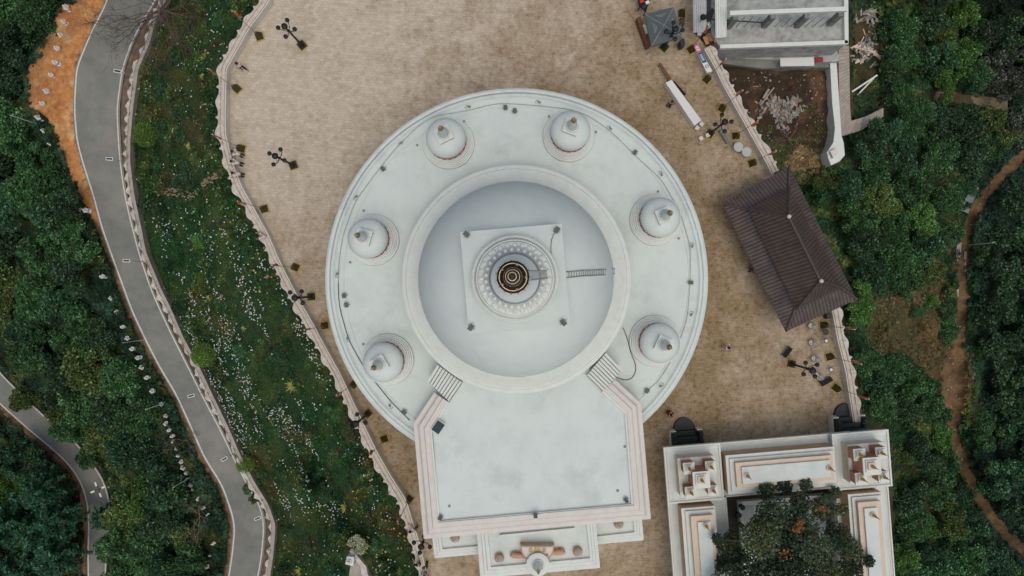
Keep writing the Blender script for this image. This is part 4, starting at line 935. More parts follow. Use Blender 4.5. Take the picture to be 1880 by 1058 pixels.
FP = [(477,68,'topmost on the left parapet'),(436,164,'on the left parapet just below a walking person'),(444,273,'on the left parapet beside three people leaning'),(486,384,'on the left parapet level with the leftmost small stupa'),(543,491,'on the left parapet just above the squeezed lamp post'),(597,598,'on the left parapet, its base tucked under the roof edge'),(650,706,'on the left parapet, pole base hidden by the round roof'),(706,806,'on the left parapet where the round roof meets the hall'),(752,916,'on the left parapet beside the hall cornice'),(780,1035,'at the bottom left of the portico'),
      (1251,26,'behind the grey canopy tent'),(1268,92,'between canopy tent and printed table'),(1297,147,'right of the printed table on the right parapet'),(1325,200,'right of the long white table'),(1350,250,'by the two round glass tables'),(1380,300,'nearest the upper tip of the pavilion'),
      (1511,597,'just below the lower pavilion corner'),(1522,655,'at the cafe tables below the pavilion'),(1534,712,'nearest the cloister on the right parapet')]
for i, (u, v, w_) in enumerate(FP):
    p = P(u, v, 0); lb_ = 'flagpole with drooping striped flag ' + w_; a = math.atan2(p.y, p.x) + R(10 * ((i * 37) % 7 - 3))
    if i == 0: f0.location = p; f0.rotation_euler = (0, 0, a); f0['label'] = lb_
    else: dup(f0, p, a, lb_)
# canopy tent
cpz = 2.5; q4 = [P(1184,26,cpz), P(1237,13,cpz), P(1253,68,cpz), P(1196,85,cpz)]; apex = P(1219,47,3.5); cc = (q4[0] + q4[2]) / 2
t = thing('canopy_tent', 'grey pointed canopy tent beside the lamp at the top of the plaza', 'tent', (cc.x, cc.y, 0))
mb = MB(); vs = q4 + [apex] + [q - Vector((0, 0, .28)) for q in q4]
mb.add(vs, [(0, 1, 4), (1, 2, 4), (2, 3, 4), (3, 0, 4), (0, 5, 6, 1), (1, 6, 7, 2), (2, 7, 8, 3), (3, 8, 5, 0)]); cp_ = mb.build('canopy', CANOPY, t, fix=True)
mb = MB()
for a in q4: mb.tube([a + Vector((0, 0, .02)), apex + Vector((0, 0, .02))], .02, 5)
mb.build('seam', CONC, cp_)
for q in q4: MB().tube([(cc.x + (q.x - cc.x) * .96, cc.y + (q.y - cc.y) * .96, 0), (cc.x + (q.x - cc.x) * .96, cc.y + (q.y - cc.y) * .96, cpz)], .05, 6).build('leg', STEEL, t)
def on_tri(a, b, c, s, t_): return a * (1 - s - t_) + b * s + c * t_
mb = MB()
for (a, b) in ((q4[0], q4[1]), (q4[1], q4[2]), (q4[3], q4[0])):
    m_ = (a + b) / 2; e_ = (b - a).normalized(); up = (apex - m_).normalized(); o_ = m_ + up * .55 + Vector((0, 0, .03))
    for row in range(3):
        for k in range(7 - row * 2):
            x = (-3 + row + k) * .13; q = o_ + e_ * x + up * (.13 * row); ln = .05 + .02 * ((k * 3 + row) % 2)
            mb.add([q - e_ * ln - up * .035, q + e_ * ln - up * .035, q + e_ * ln * .6 + up * .035, q - e_ * ln * .8 + up * .03], [(0, 1, 2, 3)])
mb.build('printed_lettering', CONC, cp_, fix=False)
# wooden counter under the tent
def counter(name, label, cat, q, z, m, ltop=None, legs=True, h=.06, group=None, legm=None):
    pp = [P(u, v, z) for u, v in q]; c = sum(pp, Vector()) / 4; t = thing(name, label, cat, (c.x, c.y, 0), group=group)
    MB().prism([(p.x, p.y) for p in pp], z - h, z).build('top', m, t)
    if legs:
        for p in pp: MB().box((c.x + (p.x - c.x) * .88, c.y + (p.y - c.y) * .88, (z - h) / 2), (.06, .06, z - h)).build('leg', legm or m, t)
    return t, pp, c
counter('market_counter', 'long dark brown counter along the left side of the canopy tent', 'counter', [(1169,33),(1176,30),(1196,82),(1188,86)], 1.0, WOODB, h=.9, legs=False)
t, pp, c = counter('display_board', 'cream and dark display board leaning at the tent side', 'board', [(1180,46),(1185,44),(1191,60),(1186,62)], 1.2, CREAM, h=.05)
t, pp, c = counter('market_stall', 'dark market stall with goods at the top edge beside the tent', 'stall', [(1168,-12),(1196,-8),(1186,22),(1174,12)], 1.1, CLOTHB, h=.08)
for u, v, m_, w_ in ((1188,6,WPLAST,'white'),(1178,4,FLM[0],'red'),(1182,14,GLASS,'dark blue')):
    q = P(u, v, 1.1); tag(MB().box((q.x, q.y, 1.2), (.32, .26, .2), .5).build('goods_box', m_), w_ + ' goods box on the dark market stall', 'box')
t, pp, c = counter('speaker_stand', 'dark rectangular speaker on a stand right of the tent', 'speaker', [(1248,72),(1256,70),(1258,83),(1251,85)], 1.3, BLACKS, h=1.1, legs=False)
t, pp, c = counter('folding_chair', 'dark purple folding chair behind the tent', 'chair', [(1250,32),(1258,31),(1256,46),(1249,42)], .6, mat('dark_purple_cloth', (.08, .05, .06), .8))
# printed table
tb, pp, c = counter('printed_table', 'narrow table with pink and blue printed cover ending in a white panel', 'table', [(1273,82),(1280,80),(1308,131),(1298,134)], .95, WPLAST, h=.10, legm=STEEL)
e0, e1 = pp[0].lerp(pp[1], .5), pp[3].lerp(pp[2], .5); ax = (e1 - e0); sd_ = (pp[1] - pp[0]).normalized()
def band(a, b, m, w0=.38, nm='print_band', dz=.004, off=0):
    c0 = e0 + ax * a + sd_ * off; c1 = e0 + ax * b + sd_ * off; mb = MB(); mb.prism([((c0 - sd_ * w0 / 2).x, (c0 - sd_ * w0 / 2).y), ((c0 + sd_ * w0 / 2).x, (c0 + sd_ * w0 / 2).y), ((c1 + sd_ * w0 / 2).x, (c1 + sd_ * w0 / 2).y), ((c1 - sd_ * w0 / 2).x, (c1 - sd_ * w0 / 2).y)], .95, .95 + dz); return mb.build(nm, m, tb)
PINK = mat('pink_print', (.62, .25, .36), .5); DBL = mat('dark_blue_print', (.03, .05, .16), .5); LBL = mat('light_blue_print', (.25, .45, .60), .5); MAG = mat('magenta_print', (.48, .03, .12), .5)
band(.0, .05, MAG); band(.055, .25, PINK); band(.255, .30, MAG); band(.305, .66, DBL); band(.36, .60, LBL, .20, dz=.008); band(.10, .14, WPLAST, .2, dz=.008); band(.18, .21, WPLAST, .24, dz=.008)
cu = bpy.data.curves.new('printed_letter', 'FONT'); cu.body = 'D'; cu.size = .42; cu.extrude = .004; cu.align_x = 'CENTER'; cu.align_y = 'CENTER'
_tc = bpy.data.objects.new('tmp_text', cu); col.objects.link(_tc); _me = bpy.data.meshes.new_from_object(_tc.evaluated_get(bpy.context.evaluated_depsgraph_get())); bpy.data.objects.remove(_tc); to = bpy.data.objects.new('printed_letter', _me); col.objects.link(to); _me.materials.clear(); _me.materials.append(CLOTHB); lp = e0 + ax * .80 - WL[tb.name]; to.location = (lp.x, lp.y, .962); to.rotation_euler = (0, 0, R(-70)); to.parent = tb
# goods and two people beside the printed table are placed below
# long white table and brown bench
t, pp, c = counter('long_table', 'long table draped with white cloth at the upper right of the plaza', 'table', [(1222,152),(1233,147),(1288,221),(1275,231)], .9, WPLAST, h=.85, legs=False)
counter('wooden_bench', 'brown wooden bench at the head of the long white table', 'bench', [(1209,118),(1213,115),(1233,145),(1228,148)], .5, WOODB)
counter('black_strip', 'narrow black strip lying along the long white table', 'board', [(1236,150),(1238,149),(1260,173),(1256,176)], .06, CLOTHB, h=.05, legs=False)  # thin near-black strip laid beside the table
for i, (u, v, a, w_) in enumerate([(1278,237,-35,'left one at the end of the long white table'),(1286,230,-35,'right one at the end of the long white table'),(1285,256,30,'standing alone below the long white table'),(1297,250,15,'touching the pedestal of the lamp')]):
    p = P(u, v, 0); t = thing('stool', 'small cream cube stool ' + w_, 'stool', p, R(a), group='cream cube stools by the white table'); WL[t.name] = Vector()
    MB().box((0, 0, .42), (.34, .34, .05)).build('seat', CREAM, t); MB().box((0, 0, .2), (.29, .29, .4)).build('stool_base', BEIGE, t)
counter('slatted_bench', 'narrow grey-green bench beside the lamp post', 'bench', [(1321,240),(1326,236),(1340,261),(1335,264)], .48, mat('grey_green_timber', (.16, .22, .20), .7, (.1, .15, .13), 4))
def round_table(u, v, r, h, m, label, chairless=True, inner=None, group=None):
    p = P(u, v, h); p.z = 0; t = thing('round_table', label, 'table', p, group=group)
    MB().lathe([(r * .97, h - .03), (r, h - .015), (r * .99, h)], p, 28).build('top', m, t)
    MB().lathe([(.22, 0), (.2, .04), (.03, .08), (.03, h - .03)], p, 12).build('pedestal', STEEL, t)
    if inner: MB().lathe([(r * .35, h + .003), (r * .35, h + .02), (r * .3, h + .022)], p, 16).build('table_mat', inner, t)
    return t
GT = mat('pale_glass', (.45, .50, .50), .25, (.38, .44, .44), 3)
round_table(1356, 270, .42, .7, GT, 'round pale glass table nearest the parapet flagpole', group='round glass tables'); round_table(1371, 279, .42, .7, GT, 'round pale glass table further along toward the pavilion', group='round glass tables')
DT = mat('patterned_table_top', (.30, .29, .26), .4, (.10, .10, .09), 7, .45, .55)
CF = [(1495,601,'tucked under the pavilion corner'),(1496,632,'in the middle of the cafe corner'),(1501,661,'between lamp and lower flagpole'),(1507,692,'at the end of the lower black bench')]
for i, (u, v, w_) in enumerate(CF):
    t = round_table(u, v, .34, .6, DT, 'small patterned round cafe table ' + w_, group='small round cafe tables'); 
    q = P(u - 6, v - 3, .45); q.z = 0; s_ = thing('cafe_chair', 'pale round-seated chair at the cafe table ' + w_, 'chair', q, group='pale chairs at the cafe tables')
    MB().lathe([(.2, .40), (.22, .43), (.2, .46)], q, 16).build('seat', WPLAST, s_)
    MB().tube([(q.x - .2 * math.cos(a), q.y - .2 * math.sin(a), .80) for a in np.linspace(-1, 1, 7)], .03, 6).build('backrest', WPLAST, s_)
    for a in range(4): MB().tube([(q.x + .15 * math.cos(a * 1.57 + .8), q.y + .15 * math.sin(a * 1.57 + .8), .41), (q.x + .19 * math.cos(a * 1.57 + .8), q.y + .19 * math.sin(a * 1.57 + .8), 0)], .015, 5).build('leg', STEEL, s_)
for u, v, w_ in ((1517,626,'with a dark cushion, right of the middle cafe table'),(1526,679,'standing alone near the parapet')):
    q = P(u, v, .45); q.z = 0; s_ = thing('cafe_stool', 'round pale stool ' + w_, 'stool', q)
    MB().lathe([(.2, .40), (.23, .43), (.2, .47)], q, 16).build('seat', DT, s_); MB().lathe([(.12, .47), (.13, .49), (.1, .5)], q, 12).build('cushion', WPLAST, s_)
    MB().lathe([(.18, 0), (.03, .04), (.03, .4)], q, 10).build('pedestal', STEEL, s_)
round_table(1516, 610, .29, .5, BLACKS, 'small black round table just under a flagpole by the parapet')
counter('black_box', 'black square speaker box under the pavilion corner by the parapet', 'speaker', [(1518,577),(1525,576),(1526,585),(1519,586)], .8, BLACKS, h=.7, legs=False)
counter('black_bench', 'black bench left of the lower lamp post, tilted steeply', 'bench', [(1449,636),(1456,641),(1443,658),(1437,652)], .45, CLOTHB)
counter('black_bench', 'black bench below the cafe tables, near the last flagpole', 'bench', [(1505,702),(1526,692),(1530,699),(1510,710)], .45, CLOTHB)
# goods by the printed table
GB = [(1283,64,.3,.25,STEEL,'grey crate of goods left of the round basket'),(1300,48,.34,.5,STEEL,'grey wrapped roll of goods by the pale roofing'),(1313,76,.35,.3,WOODB,'brown crate by the unfinished building corner'),(1295,76,.28,.7,WOODB,'tall brown box above the printed table')]
for u, v, a, b, m_, lb_ in GB:
    q = P(u, v, .2); t = thing('goods_crate', lb_, 'crate', (q.x, q.y, 0)); MB().box((q.x, q.y, .2), (a, b, .4), .4).build('crate_box', m_, t); MB().box((q.x, q.y, .41), (a * 1.06, b * 1.06, .03), .4).build('lid', CREAM if m_ is STEEL else TERRA, t)
q = P(1303, 69, .3); t = thing('round_basket', 'tan round basket of fruit among goods near the parapet end', 'basket', (q.x, q.y, 0))
MB().lathe([(.25, 0), (.36, .25), (.38, .3), (.33, .3), (.24, .06)], (q.x, q.y, 0), 20).build('basket', WOOD, t)
mb = MB()
for k in range(22): a = k * 2.4; r_ = .3 * math.sqrt(k / 22); mb.sphere((q.x + r_ * math.cos(a), q.y + r_ * math.sin(a), .3), .06, 7, 5)
mb.build('fruit', mat('orange_fruit', (.6, .32, .12), .6), t, smooth=True)
q = P(1282, 45, 1.6); t = thing('round_lamp', 'black round lantern on a thin post at the corrugated sheets', 'lantern', (q.x, q.y, 0)); MB().tube([(q.x, q.y, 0), (q.x, q.y, 3.0)], .04, 6).build('post', BLACK, t); MB().lathe([(.1, 2.95), (.24, 3.05), (.27, 3.2), (.1, 3.35)], (q.x, q.y, 0), 16).build('lamp_head', BLACK, t)

# ---------------------------------------------------------------- road lamps and poles
def solar_lamp():
    t = thing('solar_street_lamp', 'x', 'street lamp', (0, 0, 0), group='solar street lamps along the upper road')
    MB().tube([(.55, 0, 0), (.55, 0, 2.4)], .04, 8).build('pole', STEEL, t)
    MB().tube([(.55, 0, 2.35), (0, 0, 2.7)], .03, 6).build('arm', STEEL, t)
    pn = MB().box((0, 0, 2.75), (.80, .34, .04)).build('frame', WPLAST, t)
    MB().box((0, 0, 2.785), (.62, .18, .04)).build('solar_cells', GLASS, pn); return t
s0_ = solar_lamp(); first = True
for i, (u, v, a) in enumerate([(216,131,-10),(201,292,-5),(232,479,-2),(351,727,15),(412,843,28),(473,952,22)]):
    zz = zroad(v) + 2.75; p = P(u, v, zz); p.z = zroad(v); lb_ = 'solar street lamp over the upper road, ' + ORD[i] + ' from the top' + (' beside the bare tree' if i == 0 else '')
    if i == 0: s0_.location = p; s0_.rotation_euler = (0, 0, R(a)); s0_['label'] = lb_
    else: dup(s0_, p, R(a), lb_)
def white_pole(u, v, h, label, r=.07, zg=None, m=WPLAST):
    zb = z1(u, v) if zg is None else zg; p = P(u, v, zb + h); p.z = zb
    t = thing('light_pole', label, 'pole', p); MB().tube([p, p + Vector((0, 0, h))], r, 8, r * .6).build('shaft', m, t); MB().tube([p + Vector((0, 0, h - .1)), p + Vector((.25, .1, h))], r * .6, 6).build('bracket', STEEL, t)
white_pole(20, 212, 6.5, 'tall white pole leaning out of the trees at the left edge')
white_pole(267, 752, 6, 'thin pale pole among the trees beside the statue row, upper one')
white_pole(318, 895, 6.5, 'thin pale pole among the trees beside the statue row, lower one'); white_pole(225, 630, 5, 'thin dark pole in shade near the upper statues of the row', .04)
white_pole(1823, 446, 6, 'thin grey pole among the trees at the right edge')
p = P(178, 900, ZL + 5.5); p.z = ZL; t = thing('street_lamp', 'white multi-headed lamp leaning over the lower road', 'street lamp', p)
MB().tube([p, p + Vector((0, 0, 5.2))], .08, 8, .05).build('pole', BLACK, t)
for k in range(4):
    a = k * math.pi / 2 + .4; d = Vector((math.cos(a), math.sin(a), 0)); ar = MB().tube([p + Vector((0, 0, 5)), p + d * .6 + Vector((0, 0, 5.2))], .04, 6).build('arm', BLACK, t); MB().box(p + d * .8 + Vector((0, 0, 5.25)), (.55, .22, .08), a).build('lamp_head', WPLAST, ar)

# ---------------------------------------------------------------- statues in rows
def statue():
    t = thing('stone_statue', 'x', 'statue', (0, 0, 0), group='white stone statues lining the roadside bank')
    MB().lathe([(.34, -.6), (.34, .18), (.26, .26)], (0, 0, 0), 14).build('plinth', STATUE, t, smooth='auto')
    pts = [(0, 0, .3), (0, 0, .75), (0, 0, 1.15), (0, 0, 1.38), (0, 0, 1.58), (0, .26, 1.12), (.16, .26, .86), (.26, .06, .9), (0, -.26, 1.12), (.16, -.26, .86), (.26, -.06, .9)]
    skin('body', pts, [(0, 1), (1, 2), (2, 3), (3, 4), (2, 5), (5, 6), (6, 7), (2, 8), (8, 9), (9, 10)], [.30, .25, .27, .10, .15, .12, .10, .07, .12, .10, .07], STATUE, t, 1)
    return t
st = statue(); ST1 = [(115,10),(109,36),(104,61),(98,85),(94,111),(86,134),(79,165),(70,187),(64,214),(73,238),(84,263)]
ST2 = [(132,357),(141,384),(151,385),(182,507),(198,548),(208,573),(219,600),(228,622),(237,641),(247,658),(255,676),(264,694),(275,719),(291,744),(299,766),(300,779),(306,791),(312,802),(314,813),(320,826),(323,838),(328,850),(332,861),(338,870),(339,881),(346,892),(350,901),(360,918),(369,935),(377,948),(388,1000),(382,1022),(377,1043)]
k_ = 0
for lst, nm in ((ST1, 'on the bare orange bank'), (ST2, 'in the row beside the upper road')):
    for i, (u, v) in enumerate(lst):
        zb = z1(u, v) + .1; p = P(u, v, zb + 1.3); p.z = zb
        lb_ = 'white stone statue ' + nm + ', ' + (ORD[i] if i < 30 else ('thirty-first', 'thirty-second', 'lowest')[i - 30]) + (' counted from the top' if i else ' one')
        a = random.uniform(-.9, .9) ; s_ = random.uniform(.68, .88)
        if k_ == 0: st.location = p; st.rotation_euler = (0, 0, a); st.scale = (.85,) * 3; st['label'] = lb_
        else: dup(st, p, a, lb_, scale=s_)
        k_ += 1

# ---------------------------------------------------------------- people
SKINM = mat('skin', (.42, .26, .18), .6); HAIR = mat('black_hair', (.012, .010, .010), .6); DARKT = mat('dark_trousers', (.02, .022, .03), .8); SHOE = mat('black_shoes', (.01, .01, .01), .5)
SHIRTS = {'white': mat('white_shirt', (.68, .70, .73), .8), 'dark': mat('dark_shirt', (.03, .03, .04), .8), 'red': mat('dark_red_robe', (.20, .04, .02), .8), 'grey': mat('grey_shirt', (.35, .37, .4), .8)}
def person(u, v, face, label, shirt='white', pose='stand', trous=DARKT, hz=0.9):
    p = P(u, v, hz); p.z = 0; t = thing('person', label, 'person', p, R(face)); t.scale = (1.08,) * 3; WL[t.name] = Vector()
    lean = .22 if pose == 'lean' else 0; st_ = .24 if pose == 'walk' else .03
    cr = pose == 'crouch'; dz = -.45 if cr else 0
    hip = (0, 0, .92 + dz); ch = (lean * .6, 0, 1.22 + dz); sh = (lean, 0, 1.38 + dz); nk = (lean * 1.2 + .01, 0, 1.48 + dz); hd = (lean * 1.35 + .03, 0, 1.60 + dz); tp = (lean * 1.35 + .03, 0, 1.69 + dz)
    pts = [hip, ch, sh, nk, hd, tp]; ed = [(0, 1), (1, 2), (2, 3), (3, 4), (4, 5)]; rad = [.135, .13, .10, .055, .088, .07]
    for s_ in (-1, 1):
        n = len(pts); fx = s_ * st_
        if cr: leg = [(.02, s_ * .10, .44), (.38, s_ * .14, .52), (.08, s_ * .13, .10), (.22, s_ * .14, .04)]
        else: leg = [(0, s_ * .09, .86), (fx * .55 + .03, s_ * .10, .48), (fx - (.05 if fx < 0 else 0), s_ * .10, .09), (fx + .15, s_ * .11, .04)]
        pts += leg; ed += [(0, n), (n, n + 1), (n + 1, n + 2), (n + 2, n + 3)]; rad += [.09, .06, .042, .04]
        m = len(pts); sw = -s_ * st_
        el = (lean + sw * .5 + (.22 if pose == 'lean' else -.02), s_ * .27, 1.12 + dz); wr = (lean + sw + (.40 if pose == 'lean' else .08), s_ * .25, (1.02 if pose == 'lean' else .88) + dz)
        pts += [(lean, s_ * .18, 1.37 + dz), el, wr]; ed += [(2, m), (m, m + 1), (m + 1, m + 2)]; rad += [.058, .042, .028]
        h = len(pts); dirx, dzz = (1, -.1) if pose == 'lean' else (.25, -1)
        pl = (wr[0] + .05 * dirx, wr[1], wr[2] + .05 * dzz); pts.append(pl); ed.append((m + 2, h)); rad.append(.026)
        for k in range(5):
            f = (-.03 + .015 * k) * s_; L_ = (.085, .09, .085, .07, .05)[k] if k < 4 else .05
            off_y = f if k < 4 else -.05 * s_
            f1 = (pl[0] + L_ * .5 * dirx, pl[1] + off_y, pl[2] + L_ * .5 * dzz); f2 = (pl[0] + L_ * dirx + .015, pl[1] + off_y, pl[2] + L_ * dzz)
            j = len(pts); pts += [f1, f2]; ed += [(h, j), (j, j + 1)]; rad += [.009, .008]
    body = skin('body', pts, ed, rad, SKINM, t, 0, 1)
    sp_ = [hip, (lean * .3, 0, 1.05 + dz), ch, sh, (lean, .18, 1.37 + dz), (lean, -.18, 1.37 + dz)]
    e_ = [(0, 1), (1, 2), (2, 3), (3, 4), (3, 5)]; r_ = [.165, .155, .155, .12, .085, .085]
    for s_ in (1, -1):
        sw = -s_ * st_; n = len(sp_); sp_.append((lean + sw * .35 + (.16 if pose == 'lean' else -.01), s_ * .255, 1.17 + dz)); e_.append((4 if s_ == 1 else 5, n)); r_.append(.058)
    if shirt == 'red': sp_ += [(0, 0, .5 + dz * .6), (0, 0, .15)]; n = len(sp_); e_ += [(0, n - 2), (n - 2, n - 1)]; r_ += [.2, .22]
    skin('shirt', sp_, e_, r_, SHIRTS[shirt], t, 0, 1)
    tp_ = [hip, (0, 0, .86 + dz)]; te = [(0, 1)]; tr = [.15, .14]
    for s_ in (-1, 1):
        n = len(tp_); fx = s_ * st_
        leg = [(.02, s_ * .10, .44), (.38, s_ * .14, .52), (.10, s_ * .13, .16)] if cr else [(0, s_ * .095, .80), (fx * .55 + .03, s_ * .10, .48), (fx - (.05 if fx < 0 else 0), s_ * .10, .12)]
        tp_ += leg; te += [(1, n), (n, n + 1), (n + 1, n + 2)]; tr += [.105, .08, .065]
    skin('trousers', tp_, te, tr, trous, t, 0, 1)
    mb = MB(); mb.sphere((hd[0] - .015, 0, hd[2] + .035), .112, 14, 10, 1.02); mb.build('hair', HAIR, t, smooth=True)
    mb = MB()
    for s_ in (-1, 1): mb.sphere((hd[0] + .092, s_ * .034, hd[2] + .0), .012, 6, 4)
    mb.box((hd[0] + .09, 0, hd[2] - .06), (.012, .045, .008)); mb.build('eyes_and_mouth', HAIR, t)
    mb = MB(); mb.sphere((hd[0] + .104, 0, hd[2] - .025), .016, 6, 4)
    for s_ in (-1, 1): mb.sphere((hd[0], s_ * .098, hd[2] - .01), .024, 6, 4)
    mb.build('nose_and_ears', SKINM, t, smooth=True)
    for s_ in (-1, 1):
        fx = s_ * st_; q = (.17, s_ * .14, .045) if cr else (fx + .06, s_ * .105, .045)
        mb = MB(); mb.sphere((0, 0, 0), 1, 10, 6); mb.v = [(q[0] + x * .13, q[1] + y * .048, q[2] + z * .04) for x, y, z in mb.v]; mb.build('shoe', SHOE, t, smooth=True)
    return t
person(441, 122, -35, 'person in a white shirt and dark trousers striding across the upper left plaza', pose='walk')
person(440, 284, 160, 'person in white leaning on the parapet, topmost of three beside a flagpole', pose='lean')
person(439, 300, 175, 'person in white leaning on the parapet, middle of three beside a flagpole', pose='lean')
person(441, 320, 185, 'person in white leaning on the parapet, lowest of three beside a flagpole', pose='lean')
person(488, 435, 175, 'person all in white bending over the left parapet alone', pose='lean', trous=SHIRTS['white'])
person(1333, 637, -20, 'person in a pale shirt alone on the open right plaza', pose='stand', trous=SHIRTS['grey'])
person(1230, 192, 80, 'person in black standing beside the long white table', 'dark')
person(1230, 760, -30, 'person in dark red crouching near the round roof edge', 'red', 'crouch', SHIRTS['red'])
person(762, 974, 150, 'person in white at the lower left parapet beside a lamp', pose='lean')
person(771, 1036, 120, 'person in black at the lower left parapet under the lamp', 'dark', 'lean')
person(781, 1052, 60, 'person in grey at the bottom edge near the left parapet', 'grey', 'walk')
person(1290, 52, -60, 'person in dark clothes among the goods near the tent', 'dark')
person(1381, 496, 0, 'person in black at the left eave of the pavilion', 'dark')

# ---------------------------------------------------------------- timber, debris
def plank(name, label, a, b, wd, z, m, cat='plank', group=None):
    zb = z if z is not None else max(z1(*a), z1(*b)) + .12
    p0 = P(*a, zb); p1 = P(*b, zb + .05); d = p1 - p0; c = (p0 + p1) / 2
    mb = MB(); mb.box((0, 0, 0), (d.length, wd, .07)); o = mb.build(name, m); o.location = c; o.rotation_euler = (0, 0, math.atan2(d.y, d.x)); return tag(o, label, cat, group)
plank('timber_plank', 'long pale plank lying alone on the soil yard', (1396,194), (1421,161), .12, None, WOOD)
plank('timber_plank', 'short pale plank beside the long one on the soil yard', (1401,181), (1412,164), .22, None, WOOD)
plank('timber_plank', 'white beam resting below the staircase, upper of a crossing pair', (1564,169), (1611,138), .16, None, TRIM)
plank('timber_plank', 'white beam resting below the staircase, lower of a crossing pair', (1574,175), (1605,143), .13, None, TRIM)
def pile(name, label, c, rad, n, mats_, zl=.5, smin=.4, smax=1.5):
    mb = MB(); zb = z1(*c)
    for i in range(n):
        a = random.uniform(0, 6.28); r_ = rad * random.random() ** .8 * (1 + .35 * math.sin(3 * a + len(label))); u, v = c[0] + r_ * math.cos(a), c[1] + r_ * math.sin(a) * 1.1
        p = P(u, v, z1(u, v) + .05 + random.random() * zl * (1 - r_ / rad)); mb.k = random.randrange(len(mats_))
        L_ = random.uniform(smin, smax); M_ = random.uniform(0, 6.28)
        mb.box(p, (L_, random.uniform(.05, .28), random.uniform(.03, .12)), M_, random.uniform(-.25, .25))
    o = mb.build(name, mats_, fix=False); o['kind'] = 'stuff'; o['label'] = label; return o
RUB = mat('grey_rubble', (.40, .40, .38), .9, (.25, .25, .24), 4)
pile('scrap_timber', 'heap of pale scrap timber and boards on the soil yard', (1440, 204), 28, 260, [WOOD, RUB, CONCD, CONCD, BARKP], .6, .2, .85)
pile('scrap_timber', 'loose boards and rubble right of the unfinished building', (1590, 95), 27, 80, [WOOD, RUB, CONCD, BEIGE], .5, .2, 1.2)
pile('scrap_timber', 'rubble at the top edge right of the unfinished building', (1595, 28), 22, 40, [RUB, CONCD, WOOD], .5)
pile('scrap_timber', 'sticks and litter on the dirt yard edge', (1395, 190), 30, 18, [WOOD, CONCD], .1, .2, .6)
def rocks(name, label, pl, spread, n, m, smin=.06, smax=.22):
    mb = MB()
    for i in range(n):
        b = random.choice(pl); u = b[0] + random.gauss(0, spread); v = b[1] + random.gauss(0, spread)
        p = P(u, v, z1(u, v) + .05); s = random.uniform(smin, smax); mb.lathe([(s * .5, -s * .3), (s, 0), (s * .6, s * .5)], p, 5)
    o = mb.build(name, m, fix=False); o['kind'] = 'stuff'; o['label'] = label
rocks('loose_stones', 'pale loose stones on soil and banks', BANK[2:16] + [(120,150),(110,200),(100,170),(120,60)], 14, 60, RUB, .03, .08)
rocks('loose_stones', 'loose stones on the soil yard', [(1400,140),(1480,180),(1500,240),(1460,270),(1420,250),(1500,140)], 22, 170, RUB, .03, .09)
rocks('loose_stones', 'stones along the dirt track', TRACK[2:14], 14, 110, RUB, .04, .12)
# trackside wash place and pipes
plank('pale_plank', 'pale plank on the dirt track at the right', (1772,462), (1771,487), .28, -19.2, WOOD)
sheet('pale_slab', 'pale concrete slab beside the dirt track, upper one', [(1757,450),(1766,445),(1762,482),(1754,482)], -19.1, RUB, 'slab', h=.2)
sheet('pale_slab', 'pale concrete slab beside the dirt track, lower one', [(1755,515),(1761,513),(1760,545),(1753,546)], -19.1, RUB, 'slab', h=.2)
sheet('grey_tarpaulin', 'blue-grey plastic tarpaulin lying beside the dirt track', [(1788,340),(1797,345),(1778,392),(1760,385)], -18.9, mat('blue_grey_plastic', (.22, .27, .28), .4, (.1, .14, .14), 3), 'tarpaulin', h=.08)
# small terrace with pillar at the bottom of the garden
t = thing('garden_gateway', 'pale paved ramp with square capped pillar and rockwork edge in the garden', 'gateway', P(660, 1030, -6))
mb = MB(); mb.prism(poly([(645,1030),(655,1020),(675,1070),(690,1140),(640,1140),(640,1060)], -5.2), -9, -5.2); mb.build('ramp', LEDGE, t)
mb = MB(); mb.prism(poly([(637,1022),(650,1023),(649,1040),(634,1036)], -4.0), -8, -4.0); mb.build('pillar', TRIM, t)
q = P(641, 1031, -4); MB().lathe([(.26, 0), (.26, .15), (.15, .2), (.12, .4)], q, 16).build('pillar_cap', CREAM, t)
mb = MB(); mb.prism(poly([(641,1012),(648,1012),(672,1040),(675,1055),(690,1075),(694,1140),(684,1140),(680,1080),(664,1055),(661,1040)], -4.6), -8, -4.6); mb.build('rockwork_edge', ROCKW, t)
# ---------------------------------------------------------------- vegetation
def rotq(n, size, tiltmax, g, up=None, asp=1.9):
    """n random leaf quads (diamonds): returns (n,4,3) offsets"""
    ph = g.uniform(0, 2 * np.pi, n); th_ = g.uniform(0, tiltmax, n); az = g.uniform(0, 2 * np.pi, n)
    nrm = np.c_[np.sin(th_) * np.cos(az), np.sin(th_) * np.sin(az), np.cos(th_)]
    ref = np.c_[np.cos(ph), np.sin(ph), np.zeros(n)]; a = ref - nrm * (ref * nrm).sum(1)[:, None]; a /= np.linalg.norm(a, axis=1)[:, None]; b = np.cross(nrm, a)
    s = size[:, None] if hasattr(size, '__len__') else size
    return np.stack([a * s, b * s / asp, -a * s, -b * s / asp], 1)
def leafmesh(name, pos, quads, colr, m):
    n = len(pos); v = (pos[:, None, :] + quads).reshape(-1, 3); f = np.arange(4 * n).reshape(n, 4)
    return np_mesh(name, v, f, m, np.repeat(colr, 4, axis=0))
LEAF = colmat('leaves', .75, objvar=.22, spec=.12)
